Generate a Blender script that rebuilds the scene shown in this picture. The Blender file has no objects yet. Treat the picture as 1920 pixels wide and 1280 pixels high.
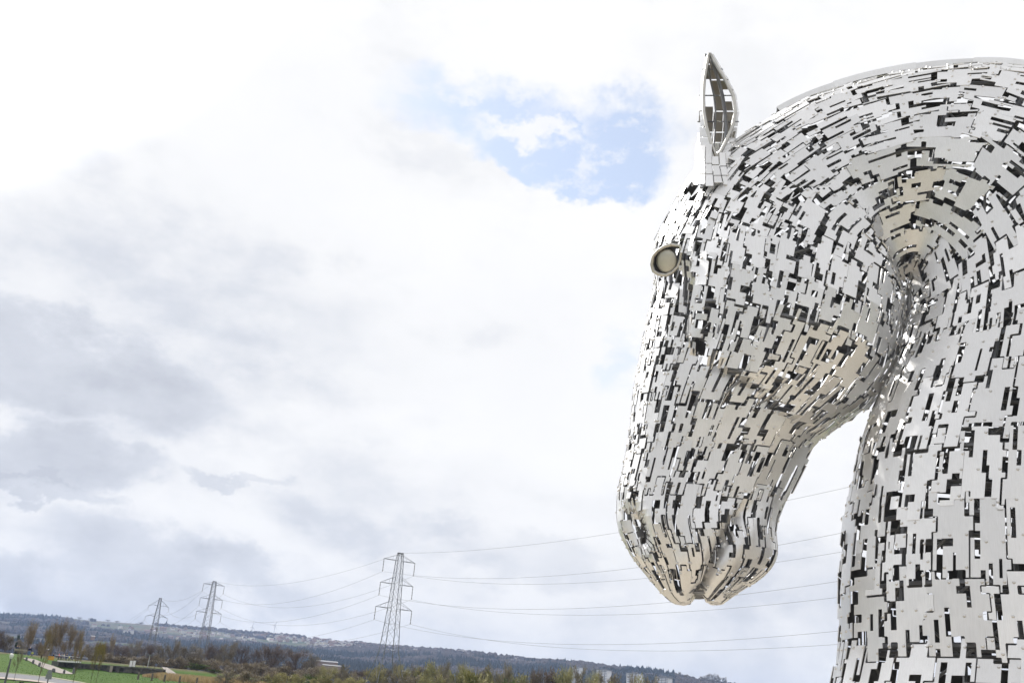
import bpy, math, random
import numpy as np
from mathutils import Vector, Matrix

random.seed(7)
rng = np.random.default_rng(11)
scene = bpy.context.scene
COL = scene.collection
R = math.radians

# ------------------------------------------------------------------ camera
EYE = np.array([0.0, 0.0, 1.7])
FPX = 1867.0                      # focal length in pixels of the 1920 wide photograph
PITCH, ROLL = R(20.55), R(5.0)
_f = np.array([0, math.cos(PITCH), math.sin(PITCH)])
_r0 = np.array([1.0, 0, 0]); _u0 = np.array([0, -math.sin(PITCH), math.cos(PITCH)])
_r = math.cos(ROLL) * _r0 + math.sin(ROLL) * _u0
_u = -math.sin(ROLL) * _r0 + math.cos(ROLL) * _u0
cam_d = bpy.data.cameras.new('camera'); cam = bpy.data.objects.new('camera', cam_d); COL.objects.link(cam)
cam_d.sensor_width = 36; cam_d.lens = 36 * FPX / 1920; cam_d.clip_start = 0.1; cam_d.clip_end = 40000
cam.matrix_world = Matrix(((_r[0], _u[0], -_f[0], EYE[0]), (_r[1], _u[1], -_f[1], EYE[1]), (_r[2], _u[2], -_f[2], EYE[2]), (0, 0, 0, 1)))
scene.camera = cam

def ray(px, py):
    d = _f * FPX + (px - 960) * _r - (py - 640) * _u
    return d / np.linalg.norm(d)

def project(P):
    Q = np.asarray(P) - EYE
    w = Q @ _f
    return np.stack([960 + FPX * (Q @ _r) / w, 640 - FPX * (Q @ _u) / w], -1)

def azel(px, py):
    d = ray(px, py)
    return math.atan2(d[0], d[1]), math.asin(d[2])

# ------------------------------------------------------------------ render settings, world, sun
scene.render.engine = 'CYCLES'
scene.view_settings.view_transform = 'Standard'
scene.view_settings.look = 'None'
scene.view_settings.exposure = 0.9
scene.view_settings.gamma = 1
scene.view_settings.use_curve_mapping = False
scene.cycles.max_bounces = 8
scene.cycles.diffuse_bounces = 3
scene.cycles.glossy_bounces = 4
scene.cycles.volume_bounces = 0
scene.cycles.caustics_reflective = False
scene.cycles.caustics_refractive = False

SUN_AZ, SUN_EL = R(-50), R(44)     # azimuth measured from the view axis (+Y), negative to the left
world = bpy.data.worlds.new('World'); scene.world = world; world.use_nodes = True
WN, WL = world.node_tree.nodes, world.node_tree.links
WN.clear()
def wn(t, **k):
    n = WN.new(t)
    for a, b in k.items(): setattr(n, a, b)
    return n
def wmath(op, a, b=None, c=None, clamp=False):
    n = wn('ShaderNodeMath', operation=op, use_clamp=clamp)
    for i, v in enumerate((a, b, c)):
        if v is None: continue
        if isinstance(v, (int, float)): n.inputs[i].default_value = v
        else: WL.new(v, n.inputs[i])
    return n.outputs[0]
sky = wn('ShaderNodeTexSky', sky_type='NISHITA', sun_disc=False)
sky.sun_elevation = SUN_EL; sky.sun_rotation = SUN_AZ; sky.air_density = 1.0; sky.dust_density = 1.5
tc = wn('ShaderNodeTexCoord')
sep = wn('ShaderNodeSeparateXYZ'); WL.new(tc.outputs['Generated'], sep.inputs[0])
AZ = wmath('ARCTAN2', sep.outputs[0], sep.outputs[1])
EL = wmath('ARCSINE', sep.outputs[2])
ae = wn('ShaderNodeCombineXYZ'); WL.new(AZ, ae.inputs[0]); WL.new(EL, ae.inputs[1])
def wnoise(scale, detail, rough, stretch=(1, 1, 1), off=0.0, src=None):
    mp = wn('ShaderNodeMapping'); mp.inputs['Scale'].default_value = stretch; mp.inputs['Location'].default_value = (off, off * .7, off * .3)
    WL.new(src or ae.outputs[0], mp.inputs[0])
    n = wn('ShaderNodeTexNoise'); n.inputs['Scale'].default_value = scale; n.inputs['Detail'].default_value = detail
    n.inputs['Roughness'].default_value = rough
    WL.new(mp.outputs[0], n.inputs['Vector'])
    return n
# the clouds: az/el coordinates pushed about by noise, so that banks get ragged edges
w1 = wnoise(7, 9, .62, (1, 1.5, 1), 3.1)
off = wn('ShaderNodeVectorMath', operation='SUBTRACT'); WL.new(w1.outputs['Color'], off.inputs[0]); off.inputs[1].default_value = (.5, .5, .5)
sc_ = wn('ShaderNodeVectorMath', operation='SCALE'); WL.new(off.outputs[0], sc_.inputs[0]); sc_.inputs['Scale'].default_value = 0.16
wv = wn('ShaderNodeVectorMath', operation='ADD'); WL.new(ae.outputs[0], wv.inputs[0]); WL.new(sc_.outputs[0], wv.inputs[1])
WV = wv.outputs[0]
def blob(px, py, rx, ry, soft=1.0, rot=0.0):
    """soft elliptical patch of sky around the direction of (px, py); radii in photo pixels; 1 inside, 0 outside"""
    a, e = azel(px, py)
    mp = wn('ShaderNodeMapping', vector_type='TEXTURE')
    mp.inputs['Location'].default_value = (a, e, 0)
    mp.inputs['Rotation'].default_value = (0, 0, rot - ROLL)
    k = math.cos(e)
    mp.inputs['Scale'].default_value = (rx / FPX / k, ry / FPX, 1)
    WL.new(WV, mp.inputs[0])
    ln = wn('ShaderNodeVectorMath', operation='LENGTH'); WL.new(mp.outputs[0], ln.inputs[0])
    mr = wn('ShaderNodeMapRange', interpolation_type='SMOOTHSTEP'); WL.new(ln.outputs['Value'], mr.inputs[0])
    mr.inputs[1].default_value = 1 + soft * .6; mr.inputs[2].default_value = max(0, 1 - soft * .6); mr.inputs[3].default_value = 0; mr.inputs[4].default_value = 1
    return mr.outputs[0]
def wsum(items):
    acc = None
    for w, b in items:
        t = wmath('MULTIPLY', b, w)
        acc = t if acc is None else wmath('ADD', acc, t)
    return acc
shade = wsum([
    (.42, blob(400, 520, 300, 190, 1.3)), (.34, blob(60, 560, 240, 170, 1.4)), (.95, blob(60, 690, 320, 75, .6)), (.35, blob(600, 640, 190, 100, 1.3)),
    (.95, blob(110, 865, 160, 50, .5, .1)), (.8, blob(30, 915, 180, 22, .5)), (.55, blob(450, 905, 110, 16, .5)),
    (.95, blob(60, 1100, 230, 45, .9)), (.6, blob(290, 1050, 160, 40, .9)), (.5, blob(470, 1110, 150, 35, 1.0)), (.55, blob(660, 1010, 150, 40, 1.2)),
    (.5, blob(840, 980, 90, 26, .9)), (.45, blob(1000, 1060, 160, 35, 1.1)), (.5, blob(1520, 1110, 260, 70, 1.2)), (.35, blob(760, 890, 220, 60, 1.3)),
    (.25, blob(980, 640, 160, 160, 1.3)), (.18, blob(700, 220, 260, 120, 1.3))])
low = wn('ShaderNodeMapRange', interpolation_type='SMOOTHSTEP'); WL.new(EL, low.inputs[0])
low.inputs[1].default_value = R(15); low.inputs[2].default_value = R(2); low.inputs[3].default_value = 0; low.inputs[4].default_value = .50
n2 = wnoise(5, 8, .58, (1, 1.8, 1), 9.0)
nshade = wn('ShaderNodeMapRange', interpolation_type='SMOOTHSTEP'); WL.new(n2.outputs['Fac'], nshade.inputs[0])
nshade.inputs[1].default_value = .44; nshade.inputs[2].default_value = .62; nshade.inputs[3].default_value = .0; nshade.inputs[4].default_value = .40
shade = wmath('ADD', wmath('ADD', shade, low.outputs[0]), nshade.outputs[0])
fine = wnoise(16, 9, .62, (1, 1.6, 1), 21.0)
shade = wmath('MULTIPLY', shade, wmath('MULTIPLY_ADD', fine.outputs['Fac'], 1.3, .38))
ramp = wn('ShaderNodeValToRGB'); WL.new(wmath('MULTIPLY', shade, .52, clamp=True), ramp.inputs[0])
cr = ramp.color_ramp
cr.elements[0].position = 0; cr.elements[0].color = (1.0, 1.0, 1.01, 1)
cr.elements[1].position = 1; cr.elements[1].color = (.58, .605, .67, 1)
e = cr.elements.new(.2); e.color = (.93, .935, .95, 1)
e = cr.elements.new(.55); e.color = (.72, .745, .805, 1)
# openings to the blue
hole = wmath('MAXIMUM', wmath('MAXIMUM', blob(1070, 292, 188, 64, .28), blob(930, 215, 150, 42, 1.1)), blob(1170, 245, 90, 60, .8))
hole = wmath('MULTIPLY', hole, wmath('SUBTRACT', 1, wmath('MULTIPLY', blob(1000, 243, 90, 17, .9), .9)))
hole = wmath('MAXIMUM', hole, wmath('MULTIPLY', blob(1172, 690, 26, 55, 1.2), .45))
wisp = wnoise(22, 9, .66, (1, 1.7, 1), 33.0)
wm = wn('ShaderNodeMapRange', interpolation_type='SMOOTHSTEP'); WL.new(wisp.outputs['Fac'], wm.inputs[0])
wm.inputs[1].default_value = .50; wm.inputs[2].default_value = .68; wm.inputs[3].default_value = 1; wm.inputs[4].default_value = .35
hole = wmath('MULTIPLY', hole, wm.outputs[0], clamp=True)
STR = 0.1
sdn = wn('ShaderNodeVectorMath', operation='DOT_PRODUCT'); WL.new(tc.outputs['Generated'], sdn.inputs[0])
sdn.inputs[1].default_value = (math.sin(SUN_AZ) * math.cos(SUN_EL), math.cos(SUN_AZ) * math.cos(SUN_EL), math.sin(SUN_EL))
glow = wn('ShaderNodeMapRange', interpolation_type='SMOOTHSTEP'); WL.new(sdn.outputs['Value'], glow.inputs[0])     # cloud is brighter round the veiled sun
glow.inputs[1].default_value = .89; glow.inputs[2].default_value = 1; glow.inputs[3].default_value = .545 / STR; glow.inputs[4].default_value = 3.8 / STR
cl = wn('ShaderNodeVectorMath', operation='SCALE'); WL.new(ramp.outputs[0], cl.inputs[0]); WL.new(glow.outputs[0], cl.inputs['Scale'])
thin = wn('ShaderNodeMix', data_type='RGBA'); thin.inputs[0].default_value = .28   # thin high veil over the open blue
WL.new(sky.outputs[0], thin.inputs[6]); thin.inputs[7].default_value = (.60 / STR, .62 / STR, .64 / STR, 1)
mx = wn('ShaderNodeMix', data_type='RGBA'); WL.new(hole, mx.inputs[0]); WL.new(cl.outputs[0], mx.inputs[6]); WL.new(thin.outputs[2], mx.inputs[7])
bg = wn('ShaderNodeBackground'); WL.new(mx.outputs[2], bg.inputs[0]); bg.inputs[1].default_value = STR
wo = wn('ShaderNodeOutputWorld'); WL.new(bg.outputs[0], wo.inputs[0])

sd = bpy.data.lights.new('sun', 'SUN'); sd.energy = 2.2; sd.angle = R(1.5); sd.color = (1, .96, .9)
sun = bpy.data.objects.new('sun', sd); COL.objects.link(sun)
sdir = Vector((math.sin(SUN_AZ) * math.cos(SUN_EL), math.cos(SUN_AZ) * math.cos(SUN_EL), math.sin(SUN_EL)))
sun.rotation_euler = sdir.to_track_quat('Z', 'Y').to_euler()

# ------------------------------------------------------------------ materials
def mat(name, color, rough=.8, metal=0.0, var=0.0, scale=4.0, detail=4, rand=0.0, coord='Object', bump=0.0, c2=None, stretch=(1, 1, 1)):
    m = bpy.data.materials.new(name); m.use_nodes = True
    N, L = m.node_tree.nodes, m.node_tree.links
    b = N['Principled BSDF']
    b.inputs['Roughness'].default_value = rough; b.inputs['Metallic'].default_value = metal
    b.inputs['Base Color'].default_value = (*color, 1)
    if rough > .75: b.inputs['Specular IOR Level'].default_value = .08
    src = None
    if var or c2 or bump:
        t = N.new('ShaderNodeTexCoord'); mp = N.new('ShaderNodeMapping'); mp.inputs['Scale'].default_value = stretch
        L.new(t.outputs[coord], mp.inputs[0])
        n = N.new('ShaderNodeTexNoise'); n.inputs['Scale'].default_value = scale; n.inputs['Detail'].default_value = detail
        L.new(mp.outputs[0], n.inputs['Vector'])
        r = N.new('ShaderNodeValToRGB'); L.new(n.outputs['Fac'], r.inputs[0])
        r.color_ramp.elements[0].position = .3; r.color_ramp.elements[1].position = .7
        a = tuple(c * (1 - var) for c in color); z = c2 if c2 else tuple(min(1, c * (1 + var)) for c in color)
        r.color_ramp.elements[0].color = (*a, 1); r.color_ramp.elements[1].color = (*z, 1)
        src = r.outputs[0]
        if bump:
            bp = N.new('ShaderNodeBump'); bp.inputs['Strength'].default_value = bump; bp.inputs['Distance'].default_value = .1
            L.new(n.outputs['Fac'], bp.inputs['Height']); L.new(bp.outputs[0], b.inputs['Normal'])
    if rand:
        oi = N.new('ShaderNodeObjectInfo'); hs = N.new('ShaderNodeHueSaturation')
        mr = N.new('ShaderNodeMapRange'); mr.inputs[3].default_value = 1 - rand; mr.inputs[4].default_value = 1 + rand
        L.new(oi.outputs['Random'], mr.inputs[0]); L.new(mr.outputs[0], hs.inputs['Value'])
        if src: L.new(src, hs.inputs['Color'])
        else: hs.inputs['Color'].default_value = (*color, 1)
        src = hs.outputs[0]
    if src: L.new(src, b.inputs['Base Color'])
    return m

def steel_mat(name, base, r0, r1, rand=.1):
    """brushed stainless: fine streaks in the roughness, faint staining, each plate a little different"""
    m = bpy.data.materials.new(name); m.use_nodes = True
    N, L = m.node_tree.nodes, m.node_tree.links
    b = N['Principled BSDF']; b.inputs['Metallic'].default_value = 1
    t = N.new('ShaderNodeTexCoord')
    n = N.new('ShaderNodeTexNoise'); n.inputs['Scale'].default_value = 1.3; n.inputs['Detail'].default_value = 6; L.new(t.outputs['Object'], n.inputs['Vector'])
    mp = N.new('ShaderNodeMapping'); mp.inputs['Scale'].default_value = (30, 30, 1.5); L.new(t.outputs['Object'], mp.inputs[0])
    s = N.new('ShaderNodeTexNoise'); s.inputs['Scale'].default_value = 1; s.inputs['Detail'].default_value = 3; L.new(mp.outputs[0], s.inputs['Vector'])
    ad = N.new('ShaderNodeMath'); ad.operation = 'MULTIPLY_ADD'; L.new(s.outputs['Fac'], ad.inputs[0]); ad.inputs[1].default_value = .5
    hf = N.new('ShaderNodeMath'); hf.operation = 'MULTIPLY'; hf.inputs[1].default_value = .5; L.new(n.outputs['Fac'], hf.inputs[0]); L.new(hf.outputs[0], ad.inputs[2])
    mr = N.new('ShaderNodeMapRange'); mr.inputs[1].default_value = .3; mr.inputs[2].default_value = .7; mr.inputs[3].default_value = r0; mr.inputs[4].default_value = r1
    L.new(ad.outputs[0], mr.inputs[0]); L.new(mr.outputs[0], b.inputs['Roughness'])
    rp = N.new('ShaderNodeValToRGB'); L.new(ad.outputs[0], rp.inputs[0])
    rp.color_ramp.elements[0].position = .3; rp.color_ramp.elements[1].position = .7
    rp.color_ramp.elements[0].color = (base[0] * .84, base[1] * .83, base[2] * .81, 1); rp.color_ramp.elements[1].color = (*base, 1)
    oi = N.new('ShaderNodeObjectInfo'); hs = N.new('ShaderNodeHueSaturation'); m2 = N.new('ShaderNodeMapRange')
    m2.inputs[3].default_value = 1 - rand; m2.inputs[4].default_value = 1 + rand * .6
    L.new(oi.outputs['Random'], m2.inputs[0]); L.new(m2.outputs[0], hs.inputs['Value']); L.new(rp.outputs[0], hs.inputs['Color']); L.new(hs.outputs[0], b.inputs['Base Color'])
    return m

M = {}
M['steel'] = steel_mat('brushed_steel', (.80, .80, .805), .34, .54, .09)
M['inner'] = mat('shade_darkened_back', (.13, .13, .135), .55, .5, var=.3, scale=1.5)  # inside faces darkened in colour to stand for shade within the hollow shell
M['ear_inner'] = mat('ear_inner_face', (.34, .31, .265), .6, .5)
M['bolt'] = mat('bolt_steel', (.62, .61, .60), .3, 1)
M['tube'] = mat('galvanised_tube', (.24, .245, .26), .5, .6, var=.15, scale=2)
M['rim'] = mat('rim_steel', (.50, .485, .45), .38, 1, var=.1, scale=3)
M['eyeball'] = mat('dull_steel_eye', (.50, .49, .44), .5, .9, var=.12, scale=1.2)

# ------------------------------------------------------------------ mesh helpers
def mesh_obj(name, verts, faces, mats, parent=None, fmat=None, smooth=False):
    me = bpy.data.meshes.new(name)
    me.from_pydata([tuple(map(float, v)) for v in verts], [], faces)
    for m in (mats if isinstance(mats, (list, tuple)) else [mats]): me.materials.append(m)
    if fmat is not None: me.polygons.foreach_set('material_index', fmat)
    if smooth: me.polygons.foreach_set('use_smooth', [True] * len(me.polygons))
    me.update()
    o = bpy.data.objects.new(name, me); COL.objects.link(o)
    if parent: o.parent = parent
    return o

def tag(o, label=None, cat=None, group=None, kind=None):
    if label: o['label'] = label
    if cat: o['category'] = cat
    if group: o['group'] = group
    if kind: o['kind'] = kind
    return o

def empty(name, loc=(0, 0, 0), rz=0):
    o = bpy.data.objects.new(name, None); COL.objects.link(o); o.location = loc; o.rotation_euler = (0, 0, rz)
    return o

class MB:
    def __init__(s): s.v, s.f, s.m = [], [], []
    def add(s, vs, fs, mi=0):
        k = len(s.v); s.v += [tuple(v) for v in vs]; s.f += [tuple(i + k for i in f) for f in fs]; s.m += [mi] * len(fs)
    def box(s, c, d, rz=0, mi=0):
        x, y, z = d[0] / 2, d[1] / 2, d[2] / 2; ca, sa = math.cos(rz), math.sin(rz)
        vs = [(c[0] + a * x * ca - b * y * sa, c[1] + a * x * sa + b * y * ca, c[2] + e * z) for e in (-1, 1) for a, b in ((-1, -1), (1, -1), (1, 1), (-1, 1))]
        s.add(vs, [(3, 2, 1, 0), (4, 5, 6, 7), (0, 1, 5, 4), (1, 2, 6, 5), (2, 3, 7, 6), (3, 0, 4, 7)], mi)
    def tube(s, pts, r, n=6, mi=0, closed=False, cap=True):
        pts = [np.array(p, float) for p in pts]; m = len(pts)
        rs = r if hasattr(r, '__len__') else [r] * m
        rings = []; up = None
        for i in range(m):
            a = pts[(i - 1) % m] if (closed or i > 0) else pts[i]; b = pts[(i + 1) % m] if (closed or i < m - 1) else pts[i]
            t = b - a; t = t / (np.linalg.norm(t) + 1e-9)
            if up is None:
                up = np.array([0, 0, 1.0]) if abs(t[2]) < .9 else np.array([1.0, 0, 0])
            up = up - t * (up @ t); up = up / (np.linalg.norm(up) + 1e-9); w = np.cross(t, up)
            rings.append([pts[i] + rs[i] * (math.cos(2 * math.pi * k / n) * up + math.sin(2 * math.pi * k / n) * w) for k in range(n)])
        vs = [v for q in rings for v in q]; fs = []
        for i in range(m if closed else m - 1):
            j = (i + 1) % m
            for k in range(n):
                fs.append((i * n + k, i * n + (k + 1) % n, j * n + (k + 1) % n, j * n + k))
        if cap and not closed:
            fs.append(tuple(range(n))[::-1]); fs.append(tuple((m - 1) * n + k for k in range(n)))
        s.add(vs, fs, mi)
    def build(s, name, mats, parent=None, smooth=False):
        return mesh_obj(name, s.v, s.f, mats, parent, s.m, smooth)

# ------------------------------------------------------------------ terrain
def az_of(px, py=1250): return azel(px, py)[0]
_sky = [(-60, 1150), (0, 1152), (95, 1155), (190, 1163), (300, 1172), (400, 1180), (560, 1194), (730, 1213), (880, 1224), (1000, 1239), (1090, 1245), (1180, 1256), (1260, 1267), (1330, 1281), (1400, 1290), (1600, 1310)]
_saz = np.array([azel(*p)[0] for p in _sky]); _sel = np.array([math.tan(azel(*p)[1]) for p in _sky])
def ridge(az):
    Rr = np.interp(az, [-.6, -.45, -.2, 0, .2, .6], [4600, 4600, 4200, 3300, 3000, 3000])
    e = np.interp(az, _saz, _sel, left=_sel[0], right=.045)
    out = np.abs(az) > .7
    e = np.where(out, .035 + .008 * np.sin(3 * az), e); Rr = np.where(out, 4000, Rr)
    return Rr, e
MAZ, MAZ2 = az_of(36), az_of(0)
def smooth01(t): t = np.clip(t, 0, 1); return t * t * (3 - 2 * t)
def H(x, y):
    x = np.asarray(x, float); y = np.asarray(y, float)
    r = np.hypot(x, y); az = np.arctan2(x, y)
    z = np.interp(r, [0, 100, 112, 125, 133, 150, 200, 278, 292, 330, 700, 1500], [0, 0, .35, 1.0, 1.5, 1.85, 2.6, 3.55, 6.3, 5.6, 8, 25])
    m = np.exp(-((az - MAZ) / .028) ** 2) * 2.1 + np.exp(-((az - MAZ2 + .04) / .04) ** 2) * 1.0
    z = z + m * np.exp(-((r - 205) / 38) ** 2)
    behind = smooth01((np.abs(az) - 1.2) / .3) + smooth01((az + .1) / .25) * (r < 1400)      # flat park to the right and behind
    z = np.where(r < 1500, z * (1 - .75 * np.clip(behind, 0, 1) * (r < 1000)), z)
    Rr, e = ridge(az)
    hr = 1.7 + e * Rr
    s = np.clip((r - 1500) / (Rr - 1500), 0, 1)
    far = 25 + (hr - 25) * s ** 1.35 + 5 * np.sin(az * 40 + r / 300) * s * (1 - s) * 3
    far = np.where(r > Rr, hr - (r - Rr) * .03, far)
    far = np.maximum(far, 20)
    return np.where(r >= 1500, far, z)

def hit(px, py, r0=60, r1=9000):
    d = ray(px, py); hl = math.hypot(d[0], d[1])
    ts = np.geomspace(r0, r1, 6000) / hl
    P = EYE[None] + ts[:, None] * d[None]
    g = P[:, 2] - H(P[:, 0], P[:, 1])
    k = np.nonzero(g < 0)[0]
    i = k[0] if len(k) else len(ts) - 1
    p = P[i].copy(); p[2] = float(H(p[0], p[1])); return p
def at_r(px, rad, py=1250):
    """ground point in the direction of column px at distance rad"""
    a = az_of(px, py); x, y = rad * math.sin(a), rad * math.cos(a)
    return np.array([x, y, float(H(x, y))])
def z_at(px, py, rad):
    d = ray(px, py); return EYE[2] + rad * d[2] / math.hypot(d[0], d[1])

azs = np.concatenate([np.arange(-180, -40, 5), np.arange(-40, 42, .4), np.arange(45, 180, 5)]) * math.pi / 180
rs = np.concatenate([[0.01], np.arange(15, 100, 15), np.arange(100, 340, 4), np.geomspace(345, 1450, 26), np.geomspace(1500, 5200, 60), [6000, 8000, 11000, 16000]])
AA, RR = np.meshgrid(azs, rs, indexing='ij')
X, Y = RR * np.sin(AA), RR * np.cos(AA); Z = H(X, Y)
na, nr = AA.shape
V = np.stack([X, Y, Z], -1).reshape(-1, 3)
F = [(i * nr + j, ((i + 1) % na) * nr + j, ((i + 1) % na) * nr + j + 1, i * nr + j + 1)[::-1] for i in range(na) for j in range(nr - 1)]
gm = bpy.data.materials.new('ground_cover'); gm.use_nodes = True
N, L = gm.node_tree.nodes, gm.node_tree.links
b = N['Principled BSDF']; b.inputs['Roughness'].default_value = .9; b.inputs['Specular IOR Level'].default_value = .05
att = N.new('ShaderNodeAttribute'); att.attribute_name = 'cover'
t = N.new('ShaderNodeTexCoord'); n = N.new('ShaderNodeTexNoise'); n.inputs['Scale'].default_value = .35; n.inputs['Detail'].default_value = 8; L.new(t.outputs['Object'], n.inputs['Vector'])
mr = N.new('ShaderNodeMapRange'); mr.inputs[3].default_value = .72; mr.inputs[4].default_value = 1.28; L.new(n.outputs['Fac'], mr.inputs[0])
hs = N.new('ShaderNodeHueSaturation'); L.new(mr.outputs[0], hs.inputs['Value']); L.new(att.outputs['Color'], hs.inputs['Color']); L.new(hs.outputs[0], b.inputs['Base Color'])
ground = mesh_obj('ground', V, F, gm, smooth=True)
tag(ground, 'green lawn rising to brown fields and far hills', kind='structure')
ca = ground.data.color_attributes.new('cover', 'FLOAT_COLOR', 'POINT')
def vnoise(x, y, s, seed):
    """cheap value noise, numpy"""
    x = x / s; y = y / s; xi = np.floor(x).astype(int); yi = np.floor(y).astype(int); fx, fy = x - xi, y - yi
    fx = fx * fx * (3 - 2 * fx); fy = fy * fy * (3 - 2 * fy)
    h = lambda a, b: (np.sin(a * 127.1 + b * 311.7 + seed * 74.7) * 43758.5453) % 1
    return (h(xi, yi) * (1 - fx) + h(xi + 1, yi) * fx) * (1 - fy) + (h(xi, yi + 1) * (1 - fx) + h(xi + 1, yi + 1) * fx) * fy
c = np.zeros((na, nr, 4)); c[..., 3] = 1
lawn = np.array([.055, .098, .020]); scrub = np.array([.10, .085, .05]); wood = np.array([.05, .045, .04]); field = np.array([.12, .125, .07]); green = np.array([.065, .10, .04]); tan = np.array([.16, .135, .09])
k1 = vnoise(X, Y, 420, 1) * .6 + vnoise(X, Y, 170, 2) * .4
for i, (col, lo, hi) in enumerate(((wood, 0, .47), (scrub, .47, .53), (green, .53, .60), (field, .60, .68), (tan, .68, 1.1))):
    m = (k1 >= lo) & (k1 < hi); c[m, :3] = col * .52
c[RR < 700, :3] = scrub
c[RR < 291, :3] = lawn
ca.data.foreach_set('color', c.reshape(-1))

# paved forecourt round the statue and the camera
pv = mat('pale_paving', (.40, .355, .285), .85, var=.12, scale=.6, detail=6)
mb = MB(); nseg = 64
vs = [(25, -5, .02)] + [(25 + 92 * math.cos(2 * math.pi * i / nseg), -5 + 92 * math.sin(2 * math.pi * i / nseg), .02) for i in range(nseg)]
mb.add(vs, [(0, i + 1, (i + 1) % nseg + 1) for i in range(nseg)])
tag(mb.build('pavement', pv), 'pale beige paving under the horse head', kind='structure')

# ------------------------------------------------------------------ THE HORSE HEAD
PSI = R(15)
PD = np.array([-math.cos(PSI), math.sin(PSI), 0.0])         # along the median plane, towards the muzzle
NN = np.array([-math.sin(PSI), -math.cos(PSI), 0.0])        # out of the visible side
Q0 = EYE + ray(1690, 560) * (40 / ray(1690, 560)[1])
def onplane(px, py, q=Q0, n=NN):
    d = ray(px, py); return EYE + d * ((q - EYE) @ n) / (d @ n)
# stations from muzzle to neck base: face/crest side pixel, jaw/throat side pixel, half thickness (m), squareness face, squareness jaw, throat hollow
ST = [
 ((1292, 1127), (1322, 1127), .12, 2, 2, 0), ((1270, 1129), (1347, 1129), .55, 2, 2, 0), ((1252, 1119), (1364, 1120), .9, 2, 2, 0), ((1233, 1101), (1392, 1103), 1.22, 2, 2, 0), ((1214, 1077), (1425, 1082), 1.5, 2.2, 2.2, 0),
 ((1182, 1035), (1456, 1038), 1.75, 2.3, 2.3, 0), ((1160, 985), (1454, 985), 1.85, 2.3, 2.3, 0), ((1158, 940), (1467, 950), 1.8, 2.3, 2.3, 0),
 ((1168, 885), (1492, 905), 1.8, 2.3, 2.2, 0), ((1178, 830), (1517, 850), 1.95, 2.3, 2.2, 0), ((1186, 770), (1550, 806), 2.2, 2.3, 2.3, 0),
 ((1193, 710), (1600, 770), 2.5, 2.3, 2.5, 0), ((1204, 650), (1645, 740), 2.85, 2.4, 2.8, 0), ((1214, 595), (1666, 702), 3.1, 2.4, 3.0, 0),
 ((1226, 545), (1678, 664), 3.25, 2.4, 3.1, 0), ((1226, 490), (1685, 630), 3.3, 2.4, 3.2, 0), ((1236, 440), (1689, 602), 3.3, 2.3, 3.2, 0),
 ((1262, 388), (1691, 582), 3.25, 2.2, 3.1, 0), ((1300, 325), (1692, 566), 3.15, 2.1, 3.0, .0), ((1385, 265), (1693, 556), 3.1, 2.0, 2.8, .02),
 ((1480, 203), (1695, 549), 3.1, 2.0, 2.3, .16), ((1590, 160), (1697, 546), 3.15, 2.0, 2.1, .24), ((1700, 133), (1699, 545), 3.2, 2.1, 2.0, .30),
 ((1800, 122), (1701, 547), 3.3, 2.1, 2.0, .30), ((1900, 124), (1701, 552), 3.4, 2.1, 2.0, .28), ((2000, 150), (1700, 561), 3.5, 2.1, 2.0, .26),
 ((2100, 212), (1698, 574), 3.6, 2.1, 2.0, .30), ((2180, 310), (1696, 592), 3.7, 2.1, 2.0, .26), ((2240, 430), (1692, 617), 3.8, 2.1, 2.1, .2),
 ((2280, 560), (1684, 655), 3.9, 2.1, 2.2, .12), ((2305, 680), (1668, 706), 4.0, 2.1, 2.3, .05), ((2325, 800), (1632, 790), 4.1, 2.2, 2.4, 0),
 ((2345, 925), (1600, 900), 4.2, 2.2, 2.5, 0), ((2370, 1035), (1583, 1010), 4.3, 2.2, 2.5, 0), ((2400, 1145), (1574, 1120), 4.4, 2.2, 2.5, 0),
 ((2430, 1235), (1574, 1200), 4.5, 2.2, 2.4, 0), ((2460, 1320), (1562, 1285), 4.7, 2.2, 2.3, 0), ((2480, 1410), (1535, 1380), 5.1, 2.2, 2.3, 0), ((2500, 1510), (1495, 1478), 5.6, 2.2, 2.3, 0)]
S_ = np.array([(*a, *b, c_, d_, e_, f_) for a, b, c_, d_, e_, f_ in ST], float)
mid = .45 * S_[:, :2] + .55 * S_[:, 2:4]; mid2 = .62 * S_[:, :2] + .38 * S_[:, 2:4]
seg = np.maximum(np.linalg.norm(np.diff(mid2, axis=0), axis=1), 8); seg[:5] *= 1.5; cum = np.concatenate([[0], np.cumsum(seg)])
NV = 228
# row lines of the lattice: irregular spacing
vl = np.cumsum(rng.uniform(.65, 1.35, NV)); vl = np.concatenate([[0], vl]); vl = vl / vl[-1]
tq = vl * cum[-1]
def cubic(xk, yk, x):
    """C1 Hermite (monotone-ish) interpolation"""
    d = np.gradient(yk, xk, axis=0)
    i = np.clip(np.searchsorted(xk, x) - 1, 0, len(xk) - 2); h = (xk[i + 1] - xk[i]); s = (x - xk[i]) / h
    s = s[:, None]; h = h[:, None]
    return (2 * s ** 3 - 3 * s ** 2 + 1) * yk[i] + (s ** 3 - 2 * s ** 2 + s) * h * d[i] + (-2 * s ** 3 + 3 * s ** 2) * yk[i + 1] + (s ** 3 - s ** 2) * h * d[i + 1]
Sv = cubic(cum, S_, tq)
NU = 118                                        # columns on each side
ul = np.cumsum(np.concatenate([[0], rng.uniform(.6, 1.4, NU)])); ul = ul / ul[-1]
VIS = np.zeros((NV + 1, NU + 1, 3)); HID = np.zeros_like(VIS); CEN = np.zeros((NV + 1, 3)); E1 = np.zeros((NV + 1, 3)); AR = np.zeros(NV + 1)
th = np.linspace(0, math.pi, 121); tt = -np.cos(th)
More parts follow.
